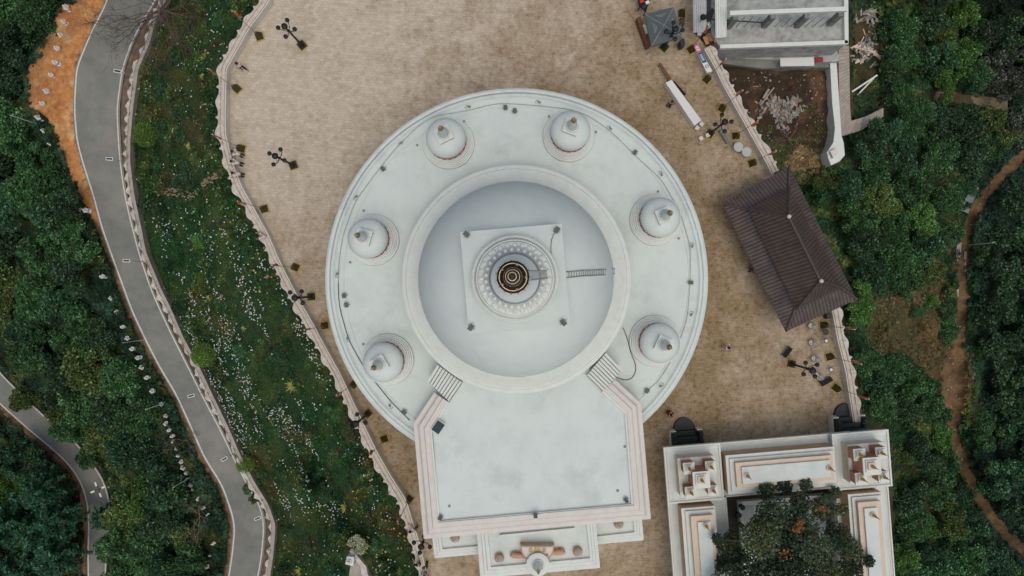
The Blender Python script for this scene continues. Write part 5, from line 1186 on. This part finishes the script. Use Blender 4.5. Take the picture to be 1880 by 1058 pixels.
def crown(kind, seed, n=3400):
    g = np.random.default_rng(seed); nl = 19 if kind != 'round' else 1
    if kind == 'round': cen = np.zeros((1, 3)); rad = np.array([1.0])
    else:
        a = g.uniform(0, 2 * np.pi, nl); r = np.sqrt(g.uniform(0.01, 1, nl)) * .92; cen = np.c_[r * np.cos(a), r * np.sin(a) * g.uniform(.65, 1), g.uniform(-.5, .4, nl) + .5 * (1 - r)]; rad = g.uniform(.18, .40, nl)
    k = g.integers(0, len(cen), n) if nl == 1 else g.choice(nl, n, p=rad ** 2 / (rad ** 2).sum())
    d = g.normal(size=(n, 3)); d[:, 2] = np.abs(d[:, 2]) * 1.0 - .25; d /= np.linalg.norm(d, axis=1)[:, None]
    sh = g.uniform(.35, 1.25, n) ** .6
    pos = cen[k] + d * (rad[k] * sh)[:, None]
    if kind == 'round': pos[:, 2] *= .85
    if kind == 'pine':                                   # long drooping tufts radiating from the stem
        nb = 46; ba = g.uniform(0, 2 * np.pi, nb); bz = g.uniform(-.4, 1.1, nb); bl = (1.15 - bz * .55) * g.uniform(.6, 1.0, nb)
        k = g.integers(0, nb, n); t = g.uniform(.15, 1, n) ** .7; pos = np.c_[np.cos(ba[k]) * bl[k] * t, np.sin(ba[k]) * bl[k] * t, bz[k] + .25 * t - .3 * t * t] + g.normal(0, .045, (n, 3))
        size = g.uniform(.06, .13, n); q = rotq(n, size, 1.0, g, asp=3.2); 
        lobe = g.uniform(.75, 1.3, nb)[k]
    else:
        size = g.uniform(.035, .085, n) * (1.0 if kind != 'round' else .9); q = rotq(n, size, 1.35, g)
        lobe = g.uniform(.75, 1.25, len(cen))[k]
    base = {'dark': (.024, .056, .025), 'mid': (.036, .094, .033), 'blue': (.027, .074, .033), 'yellow': (.064, .100, .028), 'bright': (.056, .135, .030), 'pine': (.021, .072, .037), 'grey': (.055, .066, .048), 'round': (.085, .165, .030), 'pale': (.30, .34, .22), 'court': (.030, .048, .026)}[kind]
    c = np.array(base) * (lobe * g.uniform(.35, 1.35, n))[:, None]
    tip = g.random(n) < .20; c[tip] = c[tip] * 2.2 + np.array((.024, .036, .024))  # random leaves painted paler to stand for leaf highlights
    if kind == 'court':
        w_ = g.random(n) < .02; c[w_] = (.30, .12, .04)
    return leafmesh('crown', pos, q, c, LEAF)
KW = {'dark': ('dark green tree', 'tree'), 'mid': ('mid green tree', 'tree'), 'blue': ('bluish green tree', 'tree'), 'yellow': ('yellowish green tree', 'tree'), 'bright': ('bright green tree', 'tree'), 'pine': ('dark feathery conifer', 'tree'), 'grey': ('greyish thin-leaved tree', 'tree')}
PROTO = {}
def trunk_mesh(seed, pine=False):
    g = random.Random(seed); mb = MB(); mb.tube([(0, 0, -.25), (.01, .01, .3), (.0, .02, .7), (.02, 0, 1.0)], .055, 7, .025)
    for i in range(6):
        a = i * 1.05 + g.random(); z = .55 + .07 * i; mb.tube([(0, 0, z), (.18 * math.cos(a), .18 * math.sin(a), z + .12), (.42 * math.cos(a), .42 * math.sin(a), z + .20)], .022, 5, .008)
    return mb
for kd in KW: PROTO[kd] = [crown(kd, 100 + i * 7 + len(kd) * 31, 3600) for i in range(3)]
TM = []
for i in range(3):
    o = trunk_mesh(i).build('trunk', BARK); TM.append(o.data); bpy.data.objects.remove(o)
def tree(name, kd, u, v, rpx, hgt, label, cat='tree', group=None, me=None, zb=None, vs=1.0):
    zg = (z1(u, v) if zb is None else zb); zc = zg + hgt; p = P(u, v, zc); r = rpx * (H - zc) / F
    # the ground under the crown centre, straight down
    uu, vv = NX + p.x * F / (H - zg), NY - p.y * F / (H - zg)
    if zb is None:
        for _ in range(3): zg = z1(uu, vv); uu, vv = NX + p.x * F / (H - zg), NY - p.y * F / (H - zg)
    p.z = zg; t = thing(name, label, cat, p, group=group)
    i = int(rng.integers(0, 3)); c = bpy.data.objects.new('crown', me or PROTO[kd][i]); col.objects.link(c); c.parent = t; c.location = (0, 0, zc - zg)
    c.rotation_euler = (0, 0, rng.uniform(0, 6.28)); s = rng.uniform(.93, 1.07); c.scale = (r * s, r * s, r * vs * rng.uniform(.8, 1.0))
    k = bpy.data.objects.new('trunk', TM[i]); col.objects.link(k); k.parent = t; hh = max(.3, zc - zg + r * .1); k.scale = (hh * .55 + .3, hh * .55 + .3, hh)
    CH[t.name] = [c, k]; return t
ZONES = [
 ('in the top left corner above the orange bank', [(30,20,44,'mid'),(22,78,40,'dark'),(72,22,34,'mid'),(58,66,34,'blue'),(15,125,38,'dark'),(28,170,38,'blue')]),
 ('left of the orange bank near the white pole', [(14,225,38,'mid'),(48,262,38,'mid'),(16,305,40,'dark'),(80,298,34,'mid')]),
 ('left of the upper road below the orange bank', [(66,345,42,'mid'),(106,335,36,'mid'),(20,380,42,'blue'),(92,392,38,'blue'),(120,375,26,'dark')]),
 ('in the wood left of the upper road bend', [(146,445,32,'mid'),(32,450,42,'dark'),(86,465,40,'mid'),(140,500,36,'dark'),(20,525,40,'yellow'),(70,540,40,'mid'),(124,560,38,'blue')]),
 ('in the wood between the two roads, upper part', [(152,612,38,'mid'),(58,598,40,'blue'),(14,598,32,'yellow'),(100,640,44,'mid'),(190,618,28,'dark'),(52,655,30,'mid')]),
 ('in the wood between the two roads, middle part', [(172,668,44,'yellow'),(220,690,36,'mid'),(125,700,40,'dark'),(112,748,26,'yellow'),(160,740,38,'mid'),(214,748,40,'dark')]),
 ('left of the statue row beside the upper road', [(258,765,34,'mid'),(198,798,36,'yellow'),(242,818,38,'blue'),(150,788,24,'mid'),(278,838,34,'blue'),(218,858,36,'yellow')]),
 ('between statue row and lower road lamp', [(255,905,34,'bright'),(303,900,38,'blue'),(238,948,36,'yellow'),(288,958,38,'dark'),(228,1000,34,'mid'),(325,950,28,'dark')]),
 ('at the bottom between the two roads', [(284,1018,38,'mid'),(345,985,28,'yellow'),(345,1030,34,'mid'),(248,1046,34,'mid'),(310,1055,36,'blue'),(215,1060,24,'yellow')]),
 ('in the bottom left corner below the lower road', [(22,845,34,'pine'),(32,902,28,'bright'),(82,895,38,'pine'),(20,962,40,'pine'),(75,970,44,'pine'),(112,950,32,'pine'),(58,1032,42,'pine'),(108,1018,36,'pine'),(15,1042,32,'dark'),(60,845,26,'dark')]),
 ('leaning over the lower road', [(48,732,23,'yellow'),(122,788,24,'mid'),(192,952,20,'pine'),(168,838,22,'mid')]),
 ('in the top right corner of the wood', [(1650,55,34,'mid'),(1700,40,38,'dark'),(1748,105,36,'bright'),(1796,62,34,'dark'),(1705,112,36,'blue'),(1845,60,34,'dark'),(1880,110,36,'grey')]),
 ('above the overgrown steps at the right', [(1650,110,30,'mid'),(1740,155,28,'bright'),(1820,140,36,'grey'),(1858,165,30,'grey'),(1790,140,28,'mid'),(1770,30,26,'bright')]),
 ('left of the overgrown steps', [(1655,178,26,'mid'),(1690,205,26,'mid'),(1625,240,26,'blue'),(1665,232,28,'mid')]),
 ('below the overgrown steps at the right', [(1725,225,34,'dark'),(1772,232,34,'dark'),(1830,235,34,'yellow'),(1720,285,34,'mid'),(1775,292,36,'dark'),(1815,270,28,'mid'),(1878,230,34,'grey')]),
 ('between retaining wall end and pavilion', [(1598,272,30,'dark'),(1598,318,34,'mid'),(1655,285,34,'blue'),(1560,345,26,'blue'),(1515,335,20,'yellow'),(1610,360,34,'yellow'),(1665,345,34,'mid')]),
 ('right of the pavilion roof', [(1565,400,30,'mid'),(1625,415,34,'mid'),(1690,395,30,'bright'),(1732,370,30,'mid'),(1585,450,30,'dark'),(1640,472,36,'mid'),(1700,455,34,'blue'),(1740,430,24,'mid'),(1600,505,32,'blue'),(1660,515,30,'mid'),(1712,500,24,'yellow')]),
 ('beside the parapet under the pavilion corner', [(1572,572,27,'bright'),(1580,538,20,'bright'),(1590,660,26,'mid')]),
 ('in the scrub left of the dirt track', [(1710,555,14,'bright'),(1683,575,12,'mid'),(1738,610,22,'mid'),(1735,575,18,'mid'),(1618,700,34,'blue'),(1662,700,34,'mid'),(1696,735,30,'mid'),(1640,665,22,'mid')]),
 ('right of the upper cloister corner', [(1615,745,28,'mid'),(1660,745,30,'dark'),(1712,760,28,'mid'),(1722,800,26,'bright'),(1690,835,32,'dark'),(1735,848,24,'mid'),(1655,835,20,'yellow')]),
 ('right of the cloister wing at the bottom', [(1665,910,32,'dark'),(1715,895,32,'mid'),(1760,905,22,'blue'),(1675,960,30,'mid'),(1700,965,28,'bright'),(1745,955,34,'yellow'),(1785,965,28,'blue'),(1662,1025,27,'bright'),(1712,1035,36,'blue'),(1765,1020,38,'mid'),(1815,1030,36,'blue'),(1850,1060,30,'mid')]),
 ('right of the dirt track, upper part', [(1868,370,30,'dark'),(1835,430,38,'dark'),(1878,450,38,'blue'),(1812,480,28,'dark'),(1850,510,40,'dark'),(1820,570,36,'dark'),(1868,590,40,'blue')]),
 ('right of the dirt track, lower part', [(1830,640,36,'dark'),(1875,670,42,'dark'),(1838,720,36,'dark'),(1880,760,44,'blue'),(1835,790,40,'blue'),(1810,800,24,'mid'),(1868,850,42,'blue'),(1830,880,34,'blue'),(1875,930,36,'dark')]),
]
hts = {'dark': 3.4, 'mid': 3.2, 'blue': 3.4, 'yellow': 2.6, 'bright': 2.4, 'pine': 5.0, 'grey': 3.0}
for zn, lst in ZONES:
    seen = {}
    for u, v, r, kd in lst: seen.setdefault(kd, []).append((u, v, r))
    for kd, L_ in seen.items():
        n = len(L_)
        order = sorted(range(n), key=lambda i: L_[i][1])
        for rank, i in enumerate(order):
            u, v, r = L_[i]
            if n == 1: lb_ = 'only ' + KW[kd][0]
            elif n == 2: lb_ = ('upper ', 'lower ')[rank] + KW[kd][0] + ' of two'
            else: lb_ = (ORD[rank] if rank < n - 1 else 'lowest') + ' ' + KW[kd][0] + (' from the top' if 0 < rank < n - 1 else '')
            LB_ = lb_ + ' ' + zn
            if len(LB_.split()) > 16: print('LONG', LB_)
            tree('pine_tree' if kd == 'pine' else 'tree', kd, u, v, r * (1.15 if u < 1500 else 1.05), hts[kd] * (.55 if r < 24 else 1), lb_ + ' ' + zn, group=None)
# off-frame belt so the wood goes on beyond the picture
belt = []
for i in range(150):
    sidec = rng.integers(0, 4)
    u, v = [(rng.uniform(-260, -40), rng.uniform(-200, 1250)), (rng.uniform(1915, 2250), rng.uniform(-200, 1250)), (rng.uniform(-100, 380), rng.uniform(1090, 1250)), (rng.uniform(1640, 1900), rng.uniform(-200, -40))][sidec]
    belt.append((u, v))
belt = [b for b in belt if not (90 < b[0] < 260 and b[1] > 1060)]
g = np.random.default_rng(5)
bp = []; bcol = []
for u, v in belt:
    zg = z1(u, v); c_ = P(u, v, zg + 3); n = 900; r = 2.9
    d = g.normal(size=(n, 3)); d /= np.linalg.norm(d, axis=1)[:, None]; bp.append(np.array(c_) + d * (r * g.uniform(.5, 1, n) ** .5)[:, None] * np.array([1, 1, .8])); bcol.append(np.array((.028, .055, .03)) * g.uniform(.5, 1.6, n)[:, None])
bp = np.concatenate(bp); bcol = np.concatenate(bcol)
o = np_obj('distant_wood', leafmesh('distant_wood', bp, rotq(len(bp), g.uniform(.15, .3, len(bp)), 1.2, g), bcol, LEAF)); o['kind'] = 'stuff'; o['label'] = 'woodland continuing beyond the picture edges'

# garden shrubs
rounds = crown('round', 77, 5200); palec = crown('pale', 78, 3000); darkr = crown('dark', 79, 3600)
for u, v, r, me, lb_, hh in [(375,651,22,rounds,'bright green round clipped shrub beside the upper road wall, larger one in the open',.8),(451,852,16,rounds,'bright green round clipped shrub touching the road wall lower down',.7),(268,247,21,rounds,'round green shrub beside the road wall near the top',.7)]:
    tree('round_shrub', 'x', u, v, r, hh, lb_, 'shrub', me=me)
for u, v, r, kd, lb_ in [(316,570,17,'dark','dark bush hanging over the road wall'),(283,380,24,'dark','dark spreading bush by the road wall under the brick steps'),(348,325,28,'dark','large dark bush in the middle of the upper garden'),(465,895,16,'mid','leafy bush spilling over the road wall near the bottom'),(470,915,12,'dark','small dark bush at the end of the road wall'),(573,1006,12,'dark','small dark conical shrub in the lower garden'),(525,1045,24,'dark','dark bush at the bottom edge of the garden'),(700,1000,20,'mid','leafy garden shrub below the parapet near the portico'),(340,610,15,'mid','low green bush near the road wall, middle garden'),(410,560,16,'mid','rounded mid green bush in the middle garden'),(368,440,16,'bright','bright green low bush in the upper garden'),(455,470,18,'blue','bluish green bush in the garden near the parapet'),(560,780,20,'dark','dark bush among the white flowers'),(600,900,20,'blue','bluish bush among the lower white flowers'),(660,860,18,'dark','dark bush close to the lower parapet'),(405,35,18,'mid','green bush at the top of the garden near the parapet'),(520,650,20,'dark','dark bush near the parapet, middle garden'),(620,990,16,'mid','green bush beside the pale shrub'),(330,210,18,'dark','dark bush in the upper garden below the bare tree'),(360,290,13,'yellow','yellowish bush in the upper garden'),(610,760,15,'mid','green bush right of the largest yellow agave'),(445,640,16,'mid','green bush right of the clipped shrub')]:
    tree('garden_shrub', kd, u, v, r, .5, lb_, 'shrub', vs=.6)
tree('pale_shrub', 'x', 655, 1000, 17, .8, 'pale silvery round shrub at the head of the paved garden ramp', 'shrub', me=palec)
# agaves: yellow rosettes
AG = mat('yellow_agave_leaves', (.42, .40, .06), .6, (.30, .33, .08), 5)
def agave():
    t = thing('agave', 'x', 'plant', (0, 0, 0), group='yellow agave rosettes in the garden'); mb = MB(); g = random.Random(3)
    for i in range(34):
        a = i * 2.4; L_ = .35 + .65 * (i / 34); el = R(70 - 55 * i / 34); w_ = .05
        d = Vector((math.cos(a), math.sin(a), 0)); s_ = Vector((-d.y, d.x, 0)) * w_; up = Vector((0, 0, 1))
        p0 = d * .05; p1 = d * L_ * .55 * math.cos(el) + up * L_ * .6 * math.sin(el); p2 = d * L_ * (math.cos(el) + .1) + up * (L_ * .75 * math.sin(el))
        mb.add([p0 - s_ * .6, p0 + s_ * .6, p1 + s_, p1 - s_, p2], [(0, 1, 2, 3), (3, 2, 4)])
    mb.build('leaf_rosette', AG, t, fix=False); MB().lathe([(.1, -.2), (.08, .1)], (0, 0, 0), 8).build('stem', BARK, t); return t
ag = agave()
for i, (u, v, s_, w_) in enumerate([(538,708,1.0,'largest, among white flowers in the middle garden'),(634,933,.8,'in the lower garden near the parapet'),(376,106,.7,'in the upper garden under the bare tree'),(347,268,.6,'in the upper garden right of the round shrub'),(662,1008,.9,'growing out of the pale silvery shrub'),(384,546,.6,'in the garden level with the road bend'),(551,1050,.8,'at the bottom edge of the garden'),(448,602,.5,'small, above the clipped round shrub'),(382,485,.5,'small, near the middle of the upper garden'),(372,140,.5,'small, just below the upper one'),(735,1052,.6,'at the bottom edge beside the left parapet'),(500,775,.5,'small, among the densest white flowers')]):
    p = P(u, v, z1(u, v) + .35); p.z = z1(u, v) + .1; lb_ = 'yellow agave rosette ' + w_
    if i == 0: ag.location = p; ag['label'] = lb_; ag.scale = (s_ * 1.05,) * 3
    else: dup(ag, p, i * 1.3, lb_, scale=s_ * 1.05)
# leafless trees
def bare(name, label, u, v, hgt, spread, seed, n=13, m=BARKP, thin=.085, depth=4):
    g = random.Random(seed); zb = z1(u, v); p = P(u, v, zb + hgt * .45); p.z = zb; t = thing(name, label, 'tree', p); tr = MB(); tw = MB()
    tr.tube([p + Vector((0, 0, -.5)), p + Vector((.1, 0, hgt * .2)), p + Vector((0, .1, hgt * .4))], thin * 2.2, 8, thin * 1.5); tr.build('trunk', m, t)
    def grow(q, d, L_, r_, k):
        pts = [q]; dd = d.copy()
        for i in range(4):
            dd = (dd + Vector((g.gauss(0, .16), g.gauss(0, .16), g.gauss(.03, .1)))).normalized(); pts.append(pts[-1] + dd * L_ / 4)
        tw.tube(pts, r_, 4 if k > 1 else 5, r_ * .55)
        if k < depth:
            for j in range(3 if k < 4 else 2):
                s_ = pts[g.choice((2, 3, 4))]; nd = (dd + Vector((g.gauss(0, .55), g.gauss(0, .55), g.gauss(0, .25)))).normalized(); grow(s_, nd, L_ * g.uniform(.5, .78), max(.012, r_ * .55), k + 1)
    for i in range(n):
        a = 6.283 * i / n + g.uniform(-.2, .2); grow(p + Vector((0, 0, hgt * g.uniform(.25, .42))), Vector((math.cos(a), math.sin(a), g.uniform(.15, .8))).normalized(), spread * g.uniform(.42, .6), thin * .85, 1)
    tw.build('branches', m, t, fix=False); return t
bare('bare_tree', 'large leafless grey-brown tree spreading over the road at the top left', 292, 14, 5.5, 7.0, 4, 17, mat('grey_brown_twigs', (.17, .13, .10), .9, (.11, .085, .065), 8), .085, 6)
bare('bare_tree', 'leafless pale tree at the right edge above the overgrown steps', 1835, 118, 4, 4.2, 9, 7, mat('pale_grey_bark', (.24, .24, .22), .9), .05)
bare('bare_tree', 'leafless branchy tree at the right edge below the overgrown steps', 1815, 240, 4, 3.6, 12, 7, BARKP, .05)
bare('bare_tree', 'dead fallen-looking tree with pale limbs beside the lower statues', 365, 950, 3, 3.4, 21, 5, BARKP, .06)
bare('bare_tree', 'small leafless brown shrub in the soil yard corner', 1450, 255, 2, 2.6, 31, 7, BARKP, .03)
bare('bare_tree', 'thin dead tree among the wood right of the unfinished building', 1625, 165, 2.5, 3.6, 41, 7, mat('dark_dead_wood', (.11, .085, .06), .9), .035)
bare('bare_tree', 'leafless twigs beside the statue row, upper one', 338, 810, 2, 2.2, 51, 5, BARKP, .025)
# courtyard tree
cm = [crown('court', 300 + i, 4200) for i in range(3)]
ct = thing('courtyard_tree', 'big loose-leaved tree with a few orange leaves filling the cloister courtyard', 'tree', (P(1452, 1010, 7).x, P(1452, 1010, 7).y, 0)); CH[ct.name] = []
k = bpy.data.objects.new('trunk', TM[0]); col.objects.link(k); k.parent = ct; k.scale = (6, 6, 7)
g = np.random.default_rng(60); mb = MB()
blobs = [(1408,903,17),(1440,893,15),(1468,925,22),(1392,962,17),(1420,945,32),(1465,965,34),(1510,935,22),(1532,905,12),(1545,935,13),(1342,988,14),(1316,990,10),(1395,990,36),(1440,1010,38),(1490,1005,36),(1535,985,26),(1560,1010,22),(1350,1022,26),(1325,1035,18),(1400,1045,38),(1455,1055,38),(1510,1050,36),(1560,1045,24),(1595,1030,11),(1430,1100,60),(1540,1100,50),(1350,1090,50),(1512,915,10),(1330,1005,14),(1480,890,12)]
allp = []; allq = []; allc = []
for u, v, r in blobs:
    z = 6.3 + g.uniform(-.8, .8) + (2 if r > 28 else 0); c = np.array(P(u, v, z)); rr = r * (H - z) / F * 1.0; n = int(min(2200, r * r * 1.05 + 90))
    d = g.normal(size=(n, 3)); d /= np.linalg.norm(d, axis=1)[:, None]; pp = c + d * (rr * g.uniform(.15, 1.1, n) ** .7)[:, None] * np.array([1, 1, .75])
    allp.append(pp); allq.append(rotq(n, g.uniform(.07, .14, n), 1.1, g, asp=1.5)); tone = g.uniform(.7, 1.35); cc_ = np.array((.034, .055, .030)) * (tone * g.uniform(.45, 1.7, n))[:, None]
    if g.random() < .3: w_ = g.random(n) < .25; cc_[w_] = np.array((.12, .13, .04)) * g.uniform(.5, 1.4, w_.sum())[:, None]
    allc.append(cc_)
    q0 = Vector((ct.location.x, ct.location.y, 4.8)); q2 = Vector(c); mb.tube([q0, q0.lerp(q2, .45) + Vector((0, 0, .8)), q2], .09, 6, .02)
for u, v, r in [(1462,972,9),(1493,985,10),(1510,935,6),(1440,1018,9),(1500,1045,8),(1468,960,6)]:
    z = 8.9; c = np.array(P(u, v, z)); rr = r * (H - z) / F; n = 46; rr *= 1.3; d = g.normal(size=(n, 3)); d /= np.linalg.norm(d, axis=1)[:, None]; allp.append(c + d * (rr * g.uniform(.1, 1.1, n))[:, None]); allq.append(rotq(n, g.uniform(.06, .11, n), 1.0, g, asp=1.5)); allc.append(np.array((.26, .11, .04)) * g.uniform(.4, 1.2, n)[:, None])
np_obj('crown', leafmesh('crown', np.concatenate(allp) - np.array([ct.location.x, ct.location.y, 0]), np.concatenate(allq), np.concatenate(allc), LEAF), None, ct)
mb.build('limbs', BARK, ct, fix=False)

# ---------------------------------------------------------------- ground cover
GC = colmat('ground_cover_leaves', .85, spec=.1)
def cover(name, label, box, n, mask, colf, size=(.10, .26), lump=1.0, tilt=1.1, asp=1.9, seed=1, zoff=.05):
    g = np.random.default_rng(seed); u = g.uniform(box[0], box[2], n); v = g.uniform(box[1], box[3], n)
    k = mask(u, v); u, v = u[k], v[k]; n = len(u); z = zt(u, v) + zoff
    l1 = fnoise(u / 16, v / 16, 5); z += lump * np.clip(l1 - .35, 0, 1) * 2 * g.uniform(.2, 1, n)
    pos = Pn(u, v, z); c = colf(u, v, g) * (g.uniform(.55, 1.5, n) * (.25 + 1.5 * l1))[:, None]  # leaf colour darkens in the hollows, painting shade between the lumps
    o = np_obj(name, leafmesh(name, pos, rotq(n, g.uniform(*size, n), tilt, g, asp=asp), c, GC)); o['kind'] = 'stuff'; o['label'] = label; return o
def notroad(u, v, m=6): 
    j = (fnoise(u / 9, v / 9, 2) - .5) * 14
    return (~inpoly(ROADP, u, v)) & (~inpoly(LOWP, u, v)) & (pdist(RL, u, v) > 11 + j) & (pdist(LL, u, v) > 9 + j) & (pdist(LR, u, v) > 4)
def gm(u, v): return inpoly(GARDEN, u, v) & (pdist(WALLL, u, v) > 9) & (pdist(GW, u, v) > 10) & ~((pdist([(655,1020),(668,1130)], u, v) < 26) & (v > 1010))
def gcol(u, v, g):
    a = fnoise(u / 26 + v / 80, v / 60, 1); b = fnoise(u / 12, v / 12, 3); c = np.tile(np.array([.020, .068, .023]), (len(u), 1))
    c = mixn(c, (.070, .110, .032), sstep(a, .48, .68)); c = mixn(c, (.022, .060, .036), sstep(b, .55, .75)); return mixn(c, (.085, .075, .03), sstep(fnoise(u / 50, v / 50, 6), .58, .72) * .7)
def rowmask(u, v): return fnoise(u / 30, v / 30, 4) > .40
cover('garden_grass', 'mixed green grass and low plants covering the garden slope', (220, -60, 800, 1130), 260000, gm, gcol, (.05, .13), .7, 1.1, 2.6, 2)
def thick(u, v): return gm(u, v) & ((fnoise((u * .9 - v * .42) / 16, (u * .42 + v * .9) / 60, 2) > .50)) & (g0.random(len(u)) < .9)
g0 = np.random.default_rng(8)
cover('garden_plants', 'rows of leafy flowering plants on the garden slope', (220, -60, 800, 1130), 210000, thick, lambda u, v, g: gcol(u, v, g) * np.where(g.random(len(u)) < .15, 2.2, .85)[:, None], (.06, .15), 1.7, 1.3, 1.8, 3, .25)
LEFTW = [(-60,-60),(160,-60)] + [(u, v) for u, v in RL if v > -20] + [(405,1130),(-60,1130)]
def lm(u, v):
    j = (fnoise(u / 7, v / 7, 2) - .5) * 26
    return inpoly(LEFTW, u, v) & notroad(u, v) & ~inpoly(BANK, u + j, v + j * .6)
def lcol(u, v, g):
    a = fnoise(u / 34, v / 34, 1); c = np.tile(np.array([.015, .036, .019]), (len(u), 1)); c = mixn(c, (.06, .078, .026), sstep(a, .52, .70)); return mixn(c, (.03, .075, .045), sstep(fnoise(u / 20, v / 20, 3), .55, .7))  # base green darkened to paint the shaded gaps between crowns
cover('undergrowth', 'dense undergrowth in the wood left of the roads', (-60, -60, 460, 1130), 230000, lm, lcol, (.12, .28), 1.6, 1.1, 2.0, 4)
def rm(u, v):
    j = (fnoise(u / 8, v / 8, 2) - .5) * 22
    wallx = np.interp(v, [-60, 80, 215, 300, 318, 430, 560, 737, 800, 1130], [1566, 1566, 1568, 1552, 1440, 1480, 1548, 1580, 1632, 1660])
    return (u > wallx) & ~inpoly([(1570,20),(1612,15),(1618,90),(1612,140),(1570,150)], u, v) & (pdist(TRACK, u, v) > 10 + 11 * ((v > 640) & (v < 780)) + j * .6) & (pdist([(1695,178),(1745,179),(1795,184),(1845,194)], u, v) > 9) & (pdist([(1554,236),(1585,227),(1622,206)], u, v) > 10) & ~(inpoly(SCR, u + j, v + j) & (g0.random(len(u)) < .6)) & ~((fnoise(u / 60, v / 60, 3) > .52) & (g0.random(len(u)) < .62) & (u < 1760))
def rcol(u, v, g):
    a = fnoise(u / 30, v / 30, 1); c = np.tile(np.array([.022, .062, .026]), (len(u), 1)); c = mixn(c, (.08, .115, .034), sstep(a, .52, .68)); c = mixn(c, (.022, .052, .036), sstep(u, 1770, 1820)); return mixn(c, (.11, .09, .04), (inpoly(SCR, u, v) * .75))
cover('undergrowth', 'dense scrub and undergrowth on the slope right of the plaza', (1430, -60, 1930, 1130), 240000, rm, rcol, (.10, .26), 1.5, 1.1, 2.2, 5)
cover('dry_grass', 'straw coloured dry grass beside the soil yard above the pavilion', (1425, 240, 1530, 345), 5000, lambda u, v: inpoly([(1470,265),(1500,285),(1512,330),(1470,335),(1440,300)], u, v), lambda u, v, g: np.tile(np.array([.30, .22, .11]), (len(u), 1)), (.15, .4), .5, 1.2, 6, 6)
cover('weeds', 'sparse weeds creeping over the soil yard', (1380, 130, 1545, 320), 9000, lambda u, v: inpoly(SOIL, u, v) & (fnoise(u / 14, v / 14, 4) + (v - 250) / 300 > .52), lambda u, v, g: np.tile(np.array([.07, .085, .03]), (len(u), 1)), (.06, .16), .2, 1.1, 2.4, 7)
# flowers
def flowers(name, label, n, cfun, maskf, size, seed):
    g = np.random.default_rng(seed); u = g.uniform(230, 790, n * 40); v = g.uniform(-20, 1080, n * 40); k = gm(u, v) & (g.random(len(u)) < maskf(u, v)); u, v = u[k][:n], v[k][:n]
    # two crossed pale discs per bloom, about a hand high above the leaves
    z = zt(u, v) + .55 + g.uniform(0, .35, len(u)); pos = Pn(u, v, z); s = g.uniform(*size, len(u)); P_ = []; Q_ = []
    for k_ in range(2): P_.append(pos + g.normal(0, .015, pos.shape)); Q_.append(rotq(len(u), s, .7, g, asp=1.05))
    c = np.array(cfun)[g.integers(0, len(cfun), len(u))] * g.uniform(.75, 1.1, len(u))[:, None]
    o = np_obj(name, leafmesh(name, np.concatenate(P_), np.concatenate(Q_), np.tile(c, (2, 1)), GC)); o['kind'] = 'stuff'; o['label'] = label
def fm(u, v):
    rows = fnoise((u * .9 - v * .42) / 14, (u * .42 + v * .9) / 70, 2); d = sstep(rows, .5, .62)
    dens = np.exp(-((u - (400 + (v - 500) * .32)) / 95) ** 2) * sstep(v, 470, 640) * sstep(-v, -990, -900) + .28 * sstep(v, 350, 450) * sstep(-v, -950, -800) + .05
    return np.clip(d * dens + .015, 0, 1)
flowers('white_flowers', 'hundreds of small white and pale blue blooms scattered over the garden slope', 1750, [(.62, .68, .66), (.62, .68, .66), (.5, .62, .68), (.68, .68, .6)], fm, (.04, .085), 9)
flowers('pink_flowers', 'small pink and peach blooms in the garden', 90, [(.50, .26, .20), (.52, .30, .26), (.5, .38, .2)], lambda u, v: ((np.hypot(u - 380, v - 85) < 25) | (np.hypot(u - 495, v - 500) < 30) | (np.hypot(u - 690, v - 1040) < 34) | (np.hypot(u - 460, v - 540) < 18)) * .9, (.06, .12), 10)
flowers('yellow_flowers', 'small yellow and orange blooms near the lower parapet', 110, [(.50, .38, .05), (.5, .26, .05)], lambda u, v: ((np.hypot(u - 705, v - 985) < 40) | (np.hypot(u - 668, v - 900) < 22)) * .8, (.05, .1), 11)
# garden stepping stones
mb = MB()
for i, (u, v) in enumerate(np.concatenate([resamp([(296,352),(320,352),(345,358),(360,352)], 13), resamp([(372,338),(388,328),(408,314)], 12)])):
    for k in range(3):
        q = P(u + random.gauss(0, 2), v - 5 + k * 5 + random.gauss(0, 1), z1(u, v) + .35); mb.box(q, (.34, .14, .06), random.uniform(-.5, .5))
o = mb.build('brick_path', mat('worn_brick', (.30, .21, .14), .9, (.2, .16, .11), 5)); o['kind'] = 'structure'
